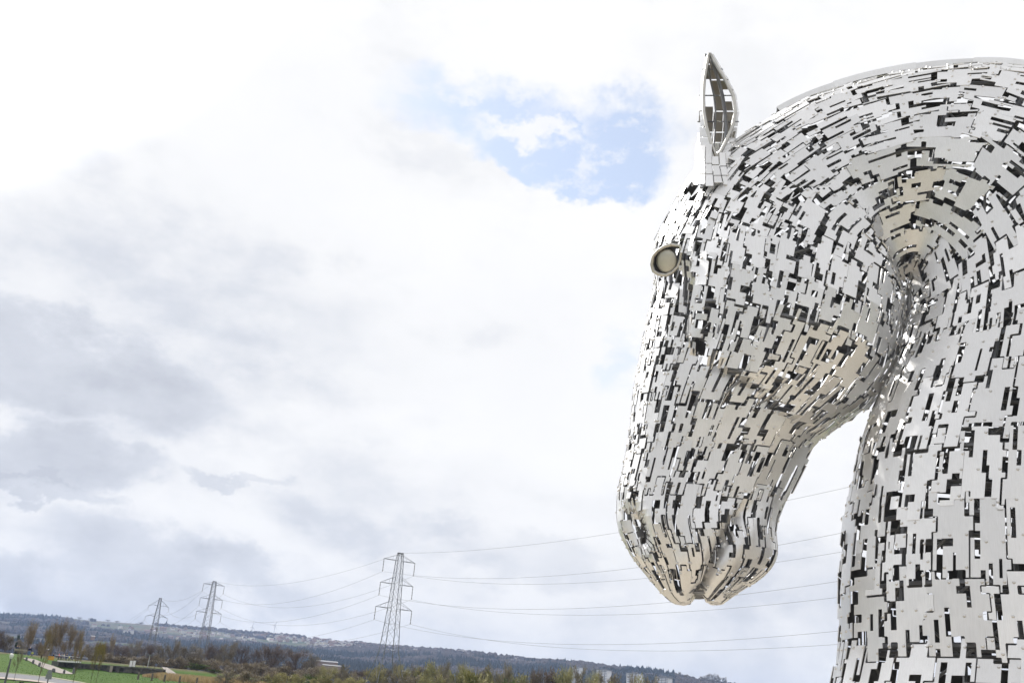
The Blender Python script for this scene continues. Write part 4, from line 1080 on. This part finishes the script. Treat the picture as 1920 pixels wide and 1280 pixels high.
for t_ in np.linspace(0, 1, 9):
    m_ = MB(); zz = zA0 + (zB0 - zA0) * t_; m_.tube([PB(t_, 279.2, zz - .5), PB(t_, 279.2, zz + 1.12 - .15 * t_)], .04, 5); m_.build('rail_post', M['metal'], br)
# gravel ramp to the right of the wall
strip('ramp_path', [(pol(296, 296), pol(300, 292)), (pol(308, 293), pol(306, 288)), (pol(322, 288), pol(314, 283)), (pol(338, 282), pol(326, 277)), (pol(352, 276), pol(340, 270))], M['path'], .12, 'grey gravel ramp descending right of the stone wall')
# fence posts in the reeds, bollards along the winding path, posts on the bank
def post(name, px, yb, yt, w, lab, cat, grp, m='timber', rad=None):
    p = hit(px, yb, 100) if rad is None else at_r(px, rad); rd = math.hypot(p[0], p[1]); h = z_at(px, yt, rd) - p[2]
    h = 1.2 if name == 'fence_post' else h
    m_ = MB(); m_.tube([(0, 0, -.2), (0, 0, h - w * .5), (0, 0, h)], [w * .5, w * .5, w * .3], 8); o = m_.build(name, M[m]); o.location = tuple(p); tag(o, lab, cat, grp); return o
FP = 'timber fence posts in front of the reeds'
for px, yt, yb, w_ in ((263, 1262, 1270, 'leftmost, under the wall end'), (289, 1264, 1275, 'second from left, where the reeds begin'), (313, 1266, 1277, 'in front of the green slope'), (341.5, 1269, 1279.5, 'in front of the foot of the gravel ramp'), (374, 1272, 1282, 'rightmost, among the tallest reeds')):
    post('fence_post', px, yb, yt, .34, 'weathered timber fence post ' + w_, 'fence post', FP, rad=182)
GB = 'dark bollards along the winding path'
for px, yt, yb, w_ in ((49, 1230.5, 1238, 'at the crest of the mound'), (61.5, 1235.5, 1243.5, 'just below the crest bollard'), (73, 1241, 1249, 'midway down the winding path'), (119.5, 1254.5, 1262.3, 'near the lower end of the winding path'), (137, 1250, 1262.5, 'at the lower end of the winding path, tallest')):
    post('bollard', px, yb, yt, .34, 'dark slim bollard ' + w_, 'bollard', GB, 'metal')
o = post('litter_bin', 99.5, 1259.5, 1252, .6, 'dark bin on a stem beside the winding path', 'bin', None, 'metal')
m_ = MB(); m_.tube([(0, 0, .9), (0, 0, 1.5)], [.45, .5], 10); bx_ = m_.build('bin_body', M['metal'], o)
for px, yb in ((268, 1250), (280, 1251.5), (290, 1252.5), (301, 1253.5)):
    post('railing_post', px, yb, yb - 11, .12, 'thin grey railing post on the bank behind the wall', 'railing post', 'thin railing posts on the bank', 'metal', rad=290)
# two white boards on the wall top
for px, lab in ((245.5, 'left one of two white upright boards on the wall top'), (251.5, 'right one of two white upright boards on the wall top')):
    a = az_of(px, 1243); z0, z1 = z_at(px, 1248.8, 282), z_at(px, 1237.6, 282); e_ = empty('white_board', (282 * math.sin(a), 282 * math.cos(a), z0), -a); tag(e_, lab, 'board', 'white boards on the wall top')
    m_ = MB(); m_.box((0, 0, (z1 - z0) / 2), (.62, .12, z1 - z0)); m_.build('panel', M['white'], e_)
    m_ = MB(); m_.box((.36, .1, (z1 - z0) / 2), (.09, .12, z1 - z0 + .2)); m_.build('post', M['metal'], e_)
# orange board by the bridge
a = az_of(95, 1235); e_ = empty('orange_board', (279 * math.sin(a), 279 * math.cos(a), z_at(95, 1239, 279)), -a); tag(e_, 'orange yellow board leaning at the left end of the bridge railing', 'board')
m_ = MB(); m_.box((0, 0, .75), (1.4, .1, .9)); m_.build('panel', mat('orange_paint', (.62, .30, .03), .6), e_)
m_ = MB(); m_.box((-.6, .1, .3), (.08, .1, 1.2)); m_.build('leg', M['metal'], e_); m_ = MB(); m_.box((.6, .1, .3), (.08, .1, 1.2)); m_.build('leg', M['metal'], e_)
# lamp post with globe, floodlight mast, grey sign on a pole
def lamp(px, yt, rad, lab):
    p = at_r(px, rad); h = z_at(px, yt, rad) - p[2]; e_ = empty('lamp_post', tuple(p)); tag(e_, lab, 'lamp post')
    m_ = MB(); m_.tube([(0, 0, 0), (0, 0, h - .5)], [.12, .08], 8); m_.build('post', M['metal'], e_)
    m_ = MB(); m_.tube([(0, 0, h - .5), (0, 0, h - .3), (0, 0, h - .05), (0, 0, h)], [.1, .2, .2, .08], 10); m_.build('lamp_head', M['white'], e_)
lamp(16.5, 1224, 118, 'slim dark lamp post with small white head at the far left of the lawn')
p = at_r(276.5, 288); e_ = empty('floodlight_mast', tuple(p)); h = z_at(276.5, 1226, 288) - p[2]; tag(e_, 'grey mast with a pair of floodlights behind the wall, under the far pylon', 'floodlight mast')
m_ = MB(); m_.tube([(0, 0, 0), (0, 0, h)], [.16, .1], 8); m_.build('mast', mat('pale_mast', (.33, .33, .33), .6, .3), e_)
for s_ in (-1, 1):
    m_ = MB(); m_.box((s_ * .55, 0, h - .1), (.7, .35, .45), s_ * .3); m_.build('floodlight', M['metal'], e_)
m_ = MB(); m_.box((0, 0, h - .35), (1.3, .1, .1)); m_.build('bracket', M['metal'], e_)
a = az_of(92, 1265); rd = 104; p = np.array([rd * math.sin(a), rd * math.cos(a), float(H(rd * math.sin(a), rd * math.cos(a)))])
e_ = empty('sign_post', tuple(p), -a); tag(e_, 'grey sign on a pole by the near path: pointed panel above a square one', 'sign')
zt, zm, zb = (z_at(92, y_, rd) - p[2] for y_ in (1254, 1262.5, 1273)); M['sign'] = mat('grey_sign_face', (.22, .23, .25), .6)
m_ = MB(); m_.tube([(0, 0, 0), (0, 0, zt - .2)], .05, 8); m_.build('pole', M['metal'], e_)
m_ = MB(); wv_ = .2; m_.add([(-wv_, -.06, zm + .02), (wv_, -.06, zm + .02), (wv_, -.06, zt - .15), (0, -.06, zt), (-wv_, -.06, zt - .15)] + [(-wv_, -.1, zm + .02), (wv_, -.1, zm + .02), (wv_, -.1, zt - .15), (0, -.1, zt), (-wv_, -.1, zt - .15)], [(0, 1, 2, 3, 4), (9, 8, 7, 6, 5)] + [(k, 5 + k, 5 + (k + 1) % 5, (k + 1) % 5) for k in range(5)]); m_.build('sign_panel', M['sign'], e_)
m_ = MB(); m_.box((0, -.08, (zb + zm) / 2), (.52, .05, zm - zb - .04)); m_.build('sign_panel', M['sign'], e_)
# dry reeds
M['reed'] = mat('dry_reed', (.42, .31, .17), .9, var=.25, scale=.3, c2=(.55, .42, .25))
rd_ = MB(); random.seed(9)
for k in range(26000):
    px = random.uniform(268, 640); rad = random.uniform(208, 279) if px > 300 else random.uniform(255, 279)
    if px < 352 and rad > 268 and px > 300: continue
    a = az_of(px, 1265); x, y = rad * math.sin(a), rad * math.cos(a)
    if vnoise(np.array(x), np.array(y), 6, 3) < .22: continue
    z = float(H(x, y)); h = random.uniform(.7, 1.6) * min(1, (px - 262) / 60 + .3); w = random.uniform(.05, .12); t_ = random.random() * 3.14; lx, ly = random.gauss(0, .18), random.gauss(0, .18)
    n0 = len(rd_.v); rd_.v += [(x - w * math.cos(t_), y - w * math.sin(t_), z), (x + w * math.cos(t_), y + w * math.sin(t_), z), (x + lx, y + ly, z + h)]; rd_.f.append((n0, n0 + 1, n0 + 2)); rd_.m.append(0)
tag(rd_.build('reeds', M['reed']), 'dry straw coloured reeds along the right edge of the lawn', 'reeds', kind='stuff')
# rough edge of grass blades on the lawn
M['blade'] = mat('grass_blade', (.07, .125, .025), .9, var=.3, scale=.4)
gb = MB()
for k in range(14000):
    px = random.uniform(-30, 430); rad = random.uniform(100, 280); a = az_of(px, 1265); x, y = rad * math.sin(a), rad * math.cos(a)
    if 119 < rad < 135 and px < 120: continue
    z = float(H(x, y)); h = random.uniform(.03, .07); w = .04; t_ = random.random() * 3.14
    n0 = len(gb.v); gb.v += [(x - w * math.cos(t_), y - w * math.sin(t_), z), (x + w * math.cos(t_), y + w * math.sin(t_), z), (x, y, z + h)]; gb.f.append((n0, n0 + 1, n0 + 2)); gb.m.append(0)
tag(gb.build('grass', M['blade']), 'short grass tufts over the green lawn', 'grass', kind='stuff')

# ------------------------------------------------------------------ pylons and cables
M['pylon'] = mat('galvanised_pylon', (.19, .195, .205), .8, 0, var=.15, scale=.3)
M['insul'] = mat('insulator_glass', (.24, .24, .24), .3)
def pylon(px_top, y_top, rad, levels, base_w, waist, label, line_rz, thick=1.0, curved=False, peak=3.0, ins=3.6):
    """levels: list of (pixel y of the arm's lower chord, half length in m)"""
    a = az_of(px_top, y_top); x, y = rad * math.sin(a), rad * math.cos(a); zb = float(H(x, y))
    e_ = empty('electricity_pylon', (x, y, zb), line_rz); tag(e_, label, 'pylon', 'lattice pylons carrying the power line')
    zt = z_at(px_top, y_top, rad) - zb; lv = [(z_at(px_top, yy, rad) - zb, hl) for yy, hl in levels]
    t1 = .066 * thick
    prof = [(0, base_w / 2), (zt * .27, waist * .62), (lv[-1][0], waist * .42), (lv[0][0], waist * .26), (zt, waist * .2)]
    hw = lambda z: np.interp(z, [p_[0] for p_ in prof], [p_[1] for p_ in prof])
    for sx, sy in ((1, 1), (1, -1), (-1, 1), (-1, -1)):
        m_ = MB(); m_.tube([(sx * w, sy * w, z) for z, w in prof], [t1 * k9 for k9 in (2.0, 1.7, 1.35, 1.2, 1.1)], 4); m_.build('leg', M['pylon'], e_)
    m_ = MB(); z = 0; step0 = base_w * .95; zz = [0]
    while z < zt - .5:
        z += max(1.2, hw(z) * 2 * .95 + .4); zz.append(min(z, zt))
    for z0, z1 in zip(zz[:-1], zz[1:]):
        w0, w1 = hw(z0), hw(z1)
        for c0, c1 in (((-1, -1), (1, -1)), ((1, -1), (1, 1)), ((1, 1), (-1, 1)), ((-1, 1), (-1, -1))):
            m_.tube([(c0[0] * w0, c0[1] * w0, z0), (c1[0] * w1, c1[1] * w1, z1)], t1 * .62, 3); m_.tube([(c1[0] * w0, c1[1] * w0, z0), (c0[0] * w1, c0[1] * w1, z1)], t1 * .62, 3)
            if z0 > 12: m_.tube([(c0[0] * w1, c0[1] * w1, z1), (c1[0] * w1, c1[1] * w1, z1)], t1 * .5, 3)
    m_.build('bracing', M['pylon'], e_)
    ends = []
    for n_, (z, hl) in enumerate(lv):
        m_ = MB(); w = hw(z); up = (zt - z) * .75 if n_ == 0 else 1.9
        for s_ in (-1, 1):
            tip = (s_ * hl, 0, z - (.5 if curved else 0)); top = z + up
            for sy in (-1, 1):
                if curved: m_.tube([(s_ * w, sy * w, z), (s_ * (w + hl) / 2, sy * w * .4, z + .35), tip], t1 * .8, 4)
                else: m_.tube([(s_ * w, sy * w, z), tip], t1 * .85, 4)
                m_.tube([(s_ * hw(top), sy * hw(top), top), tip], t1 * .6, 4)
            for q in (.33, .66):
                xx = s_ * (w + (hl - w) * q); m_.tube([(xx, 0, z), (s_ * (hw(top) + (hl - hw(top)) * q), 0, top + (z - top) * q)], t1 * .45, 3); m_.tube([(xx, -w * (1 - q), z), (xx, w * (1 - q), z)], t1 * .45, 3)
            m2 = MB(); n8 = 9; m2.tube([(tip[0], 0, tip[2] - ins * k / n8) for k in range(n8 + 1)], [.05 if k % 2 else .15 for k in range(n8 + 1)], 6); m2.tube([(tip[0], -.45, tip[2] - ins - .05), (tip[0], 0, tip[2] - ins + .2), (tip[0], .45, tip[2] - ins - .05)], .06, 4); m2.build('insulator', M['insul'], e_)
            ends.append((n_, s_, tip[0], tip[2] - ins))
        m_.build('crossarm', M['pylon'], e_)
    m_ = MB(); m_.box((0, 0, zt + .1), (hw(zt) * 2 + .5, .35, .3)); m_.build('peak', M['pylon'], e_)
    c_, s2 = math.cos(line_rz), math.sin(line_rz)
    W = {(n_, s_): np.array([x + c_ * xx, y + s2 * xx, zb + zz_]) for n_, s_, xx, zz_ in ends}; W['e'] = np.array([x, y, zb + zt + .2])
    return W
a1_, a2_ = az_of(750, 1040), az_of(402, 1092)
P1 = np.array([290 * math.sin(a1_), 290 * math.cos(a1_)]); P2 = np.array([500 * math.sin(a2_), 500 * math.cos(a2_)])
ldir = (P1 - P2) / np.linalg.norm(P1 - P2); lrz = math.atan2(ldir[1], ldir[0]) + math.pi / 2
A1 = pylon(751, 1037.5, 290, [(1051, 4.8), (1095.5, 5.0), (1141.5, 5.5)], 8.4, 3.3, 'largest lattice pylon with three pairs of arms, left of the horse muzzle', lrz)
A2 = pylon(402.5, 1090, 500, [(1096, 4.9), (1123, 5.2), (1149, 5.8)], 8.4, 3.3, 'middle lattice pylon with three pairs of arms, behind the brown trees', lrz, 1.25)
A3 = pylon(301, 1121, 700, [(1135.5, 6.4), (1156, 7.0)], 8.4, 3.3, 'smallest and farthest pylon with two pairs of drooping arms', lrz, 1.5, True, ins=2.5)
P0 = P1 + ldir * 235
dz0 = -2.0
c_, s2 = math.cos(lrz), math.sin(lrz)
A0 = {k: np.array([P0[0] + (v[0] - P1[0]), P0[1] + (v[1] - P1[1]), v[2] + dz0]) for k, v in A1.items()}
M['cable'] = mat('aluminium_cable', (.26, .26, .275), .8)
def span(a, b_, sag, n=40):
    t_ = np.linspace(0, 1, n)[:, None]; p = a + (b_ - a) * t_; p[:, 2] -= 4 * sag * (t_ * (1 - t_))[:, 0]; return p
LV_ = {0: 'top', 1: 'middle', 2: 'lowest'}
keys = [(n_, s_) for n_ in (0, 1, 2) for s_ in (-1, 1)] + ['e']
for k in keys:
    k3 = 'e' if k == 'e' else (min(k[0], 1), k[1])
    pts = [span(A0[k], A1[k], 7.5 if k != 'e' else 5), span(A1[k], A2[k], 7.5 if k != 'e' else 5)]
    pts.append(span(A2[k], A3[k3], 7 if k != 'e' else 5))
    last = A3[k3] + np.array([-120, 200, -22.0]); pts.append(span(A3[k3], last, 5))
    P = np.concatenate([pts[0]] + [p_[1:] for p_ in pts[1:]]); d = np.linalg.norm(P - EYE, axis=1)
    m_ = MB(); m_.tube(P, list(.018 + d * .00004), 4); o = m_.build('power_cable', M['cable'])
    if k == 'e': tag(o, 'thin earth cable running between the very tops of the pylons', 'cable', 'cables of the power line')
    else: tag(o, 'power cable hung from the %s arms of the largest pylon, %s side' % (LV_[k[0]], 'left' if k[1] * c_ < 0 else 'right'), 'cable', 'cables of the power line')

# ------------------------------------------------------------------ people
M['skin'] = mat('skin', (.52, .34, .26), .6)
def skinmesh(name, joints, edges, radii):
    me = bpy.data.meshes.new(name); me.from_pydata(joints, edges, []); o = bpy.data.objects.new(name, me); COL.objects.link(o)
    md = o.modifiers.new('s', 'SKIN'); md.use_smooth_shade = True; ss = o.modifiers.new('ss', 'SUBSURF'); ss.levels = 1
    for k, v in enumerate(me.skin_vertices[0].data): v.radius = radii[k] if isinstance(radii[k], tuple) else (radii[k], radii[k]); v.use_root = (k == 0)
    bpy.context.view_layer.update(); dg = bpy.context.evaluated_depsgraph_get(); out = bpy.data.meshes.new_from_object(o.evaluated_get(dg)); bpy.data.objects.remove(o)
    for p_ in out.polygons: p_.use_smooth = True
    return out
def person_meshes(step, arm):
    J = {'pel': (0, 0, .95), 'wai': (0, 0, 1.12), 'che': (0, .01, 1.34), 'nec': (0, 0, 1.50), 'hea': (0, -.02, 1.60), 'top': (0, -.01, 1.70)}
    Rr = {'pel': (.15, .11), 'wai': (.135, .10), 'che': (.17, .12), 'nec': (.06, .06), 'hea': (.085, .10), 'top': (.065, .075)}
    for s_ in (-1, 1):
        f_ = step * s_
        J.update({('hip', s_): (.09 * s_, 0, .90), ('kne', s_): (.10 * s_, -f_ * .6 - abs(step) * .25, .49), ('ank', s_): (.10 * s_, -f_, .09), ('toe', s_): (.11 * s_, -f_ - .17, .04),
                  ('sho', s_): (.19 * s_, .01, 1.42), ('elb', s_): (.25 * s_, .03 + f_ * .4 - arm * .05, 1.14), ('wri', s_): (.25 * s_ * (1 - .5 * arm), f_ * .7 - .08 - arm * .22, .90 + arm * .2), ('han', s_): (.25 * s_ * (1 - .6 * arm), f_ * .8 - .10 - arm * .28, .82 + arm * .28)})
        Rr.update({('hip', s_): .095, ('kne', s_): .062, ('ank', s_): .042, ('toe', s_): (.04, .03), ('sho', s_): .065, ('elb', s_): .047, ('wri', s_): .032, ('han', s_): (.035, .022)})
    def mk(name, ks, es, grow=0, over=None):
        over = over or {}; ix = {k: n_ for n_, k in enumerate(ks)}
        rad_ = [over.get(k, tuple(v + grow for v in Rr[k]) if isinstance(Rr[k], tuple) else Rr[k] + grow) for k in ks]
        return skinmesh(name, [J[k] for k in ks], [(ix[a], ix[b_]) for a, b_ in es], rad_)
    limb = lambda s_: [('pel', ('hip', s_)), (('hip', s_), ('kne', s_)), (('kne', s_), ('ank', s_)), (('ank', s_), ('toe', s_))]
    armj = lambda s_: [('che', ('sho', s_)), (('sho', s_), ('elb', s_)), (('elb', s_), ('wri', s_)), (('wri', s_), ('han', s_))]
    sp = [('pel', 'wai'), ('wai', 'che'), ('che', 'nec'), ('nec', 'hea'), ('hea', 'top')]
    body = mk('body', ['pel', 'wai', 'che', 'nec', 'hea', 'top'] + [(n_, s_) for n_ in ('hip', 'kne', 'ank', 'toe', 'sho', 'elb', 'wri', 'han') for s_ in (-1, 1)], sp + limb(1) + limb(-1) + armj(1) + armj(-1))
    coat = mk('coat', ['pel', 'wai', 'che'] + [(n_, s_) for n_ in ('sho', 'elb', 'wri') for s_ in (-1, 1)], [('pel', 'wai'), ('wai', 'che')] + armj(1)[:3] + armj(-1)[:3], .028)
    trou = mk('trousers', ['pel'] + [(n_, s_) for n_ in ('hip', 'kne', 'ank') for s_ in (-1, 1)], limb(1)[:3] + limb(-1)[:3], .016)
    J['hb'] = (0, .02, 1.62); J['ht'] = (0, .015, 1.71); hair = skinmesh('hair', [J['hb'], J['ht']], [(0, 1)], [(.098, .105), (.075, .085)])
    return body, coat, trou, hair
PM = [person_meshes(.16, 0), person_meshes(.03, 1), person_meshes(.26, 0)]
def person(px, yfeet, rad, pose, coat, trou, hair, label, grp=None, rz=0, hood=False, h=1.72, zf=None):
    a = az_of(px, yfeet); x, y = rad * math.sin(a), rad * math.cos(a); z = z_at(px, yfeet, rad) if zf is None else zf
    e_ = empty('person', (x, y, z), rz); e_.scale = (h / 1.75,) * 3; tag(e_, label, 'person', grp)
    for nm, me, c_ in zip(('body', 'coat', 'trousers', 'hood' if hood else 'hair'), PM[pose], (None, coat, trou, hair)):
        me2 = me.copy(); me2.materials.clear(); me2.materials.append(M['skin'] if c_ is None else mat(nm + '_cloth', c_, .9)); o = bpy.data.objects.new(nm, me2); COL.objects.link(o); o.parent = e_
    return e_
BLK, NVY, DNM = (.012, .012, .015), (.015, .02, .06), (.10, .17, .30)
PB_ = 'people crossing the footbridge'
fb = lambda px: float(np.interp(px, [107, 152], [1237.2, 1239.8]))
person(62.5, 0, 96, 0, BLK, BLK, (.6, .55, .5), 'person in black coat with pale hair on the near path, left of the couple', 'couple on the near path', 2.9, h=1.68, zf=float(H(*pol(62, 96))) + .0)
person(71, 0, 97, 2, BLK, (.45, .5, .55), (.10, .06, .04), 'person in black coat and pale trousers on the near path, right of the couple', 'couple on the near path', 3.3, h=1.80, zf=float(H(*pol(71, 97))))
hm_ = hit(51.5, 1237.5, 150); person(51.5, 1236.3, 207, 0, NVY, DNM, NVY, 'person in a navy hooded coat and jeans on the crest of the mound path', None, .4, True, 1.7, zf=float(H(*pol(51.5, 207))))
person(57.5, 1237.5, 212, 1, (.45, .5, .08), (.2, .2, .2), (.1, .07, .05), 'small person in a pale yellow green jacket behind the navy hooded one', None, .4, False, 1.15, zf=float(H(*pol(57.5, 212))))
for px, cc, tt_, hh_, lab, pz, hd in ((76.5, (.05, .05, .05), BLK, (.75, .75, .72), 'person in dark clothes and a white hat left of the bridge', 1, False), (98, BLK, BLK, BLK, 'person in black at the left end of the footbridge', 0, False),
        (108.5, (.6, .05, .06), BLK, (.55, .38, .3), 'person in a bright red jacket on the footbridge', 1, False), (113.5, (.06, .07, .1), BLK, (.1, .08, .06), 'person in a dark jacket just right of the red one', 0, False),
        (118, (.5, .42, .3), (.1, .1, .12), (.3, .2, .12), 'person in a beige jacket on the footbridge', 0, False), (123, BLK, NVY, BLK, 'person in black beside the beige jacket on the footbridge', 1, False),
        (128.5, (.62, .62, .12), BLK, (.1, .08, .06), 'small person in a yellow top on the footbridge', 1, False), (133.5, BLK, BLK, (.05, .03, .02), 'person in black right of the yellow top on the footbridge', 0, False), (143.5, (.10, .07, .05), (.08, .06, .05), (.12, .06, .03), 'person in brown near the right end of the footbridge', 1, False)):
    person(px, fb(max(px, 107)) if px > 90 else 1237, 281.5, pz, cc, tt_, hh_, lab, PB_ if px > 90 else None, random.uniform(-2, 2), hd, 1.2 if 'small' in lab else 1.72)
# bench with two people at the left
bz = at_r(31, 212); ba = az_of(31, 1230); bn = empty('park_bench', (bz[0], bz[1], bz[2]), -ba); tag(bn, 'pale park bench at the left end of the mound', 'bench')
m_ = MB(); m_.box((0, 0, .45), (2.2, .45, .07)); m_.build('seat', M['kerb'], bn); m_ = MB(); m_.box((0, -.25, .8), (2.2, .06, .35)); m_.build('backrest', M['kerb'], bn)
for s_ in (-1, 1): m_ = MB(); m_.box((s_ * .9, 0, .22), (.08, .4, .44)); m_.build('leg', M['metal'], bn)
for px, c_, lab in ((28, (.04, .05, .08), 'person in dark blue standing behind the park bench, left one'), (32, (.10, .10, .12), 'person in grey standing behind the park bench, right one')):
    person(px, 1231, 216, 1, c_, BLK, (.05, .04, .03), lab, None, 0, zf=float(H(*pol(px, 216))))
# pushchair in front of the couple
p = at_r(48, 98); pc = empty('pushchair', tuple(p), 1.2); tag(pc, 'black pushchair on the near path left of the couple', 'pushchair')
m_ = MB(); m_.tube([(-.22, -.4, .15), (-.22, .05, .6), (-.22, .55, 1.12)], .02, 5); m_.tube([(.22, -.4, .15), (.22, .05, .6), (.22, .55, 1.12)], .02, 5); m_.tube([(-.22, .55, 1.12), (.22, .55, 1.12)], .03, 5); m_.build('frame', M['metal'], pc)
m_ = MB(); m_.add([(-.2, -.3, .4), (.2, -.3, .4), (.2, .1, .42), (-.2, .1, .42), (-.2, .3, .85), (.2, .3, .85), (-.2, .0, 1.05), (.2, .0, 1.05), (-.2, -.2, .92), (.2, -.2, .92)], [(0, 1, 2, 3), (3, 2, 5, 4), (4, 5, 7, 6), (6, 7, 9, 8), (0, 3, 4), (1, 5, 2), (4, 6, 8), (5, 9, 7)]); m_.build('seat', mat('black_fabric', BLK, .95), pc)
for sx, sy in ((-1, -1), (1, -1), (-1, 1), (1, 1)):
    m_ = MB(); m_.tube([(sx * .25 - .02, sy * .35, .12), (sx * .25 + .02, sy * .35, .12)], .12, 12); m_.build('wheel', mat('tyre', BLK, .8), pc)

# ------------------------------------------------------------------ the air
hz = bpy.data.materials.new('haze_air'); hz.use_nodes = True; hz.node_tree.nodes.clear()
pvn = hz.node_tree.nodes.new('ShaderNodeVolumePrincipled'); on = hz.node_tree.nodes.new('ShaderNodeOutputMaterial'); hz.node_tree.links.new(pvn.outputs[0], on.inputs['Volume'])
pvn.inputs['Color'].default_value = (.50, .66, 1, 1); pvn.inputs['Density'].default_value = .000075; pvn.inputs['Anisotropy'].default_value = .2
m_ = MB(); zt_, zb_ = float(Z.max()) + 40, float(Z.min()) - 1.0; m_.box((0, 0, (zt_ + zb_) / 2), (36000, 36000, zt_ - zb_)); hb = m_.build('haze', hz); tag(hb, kind='stuff')
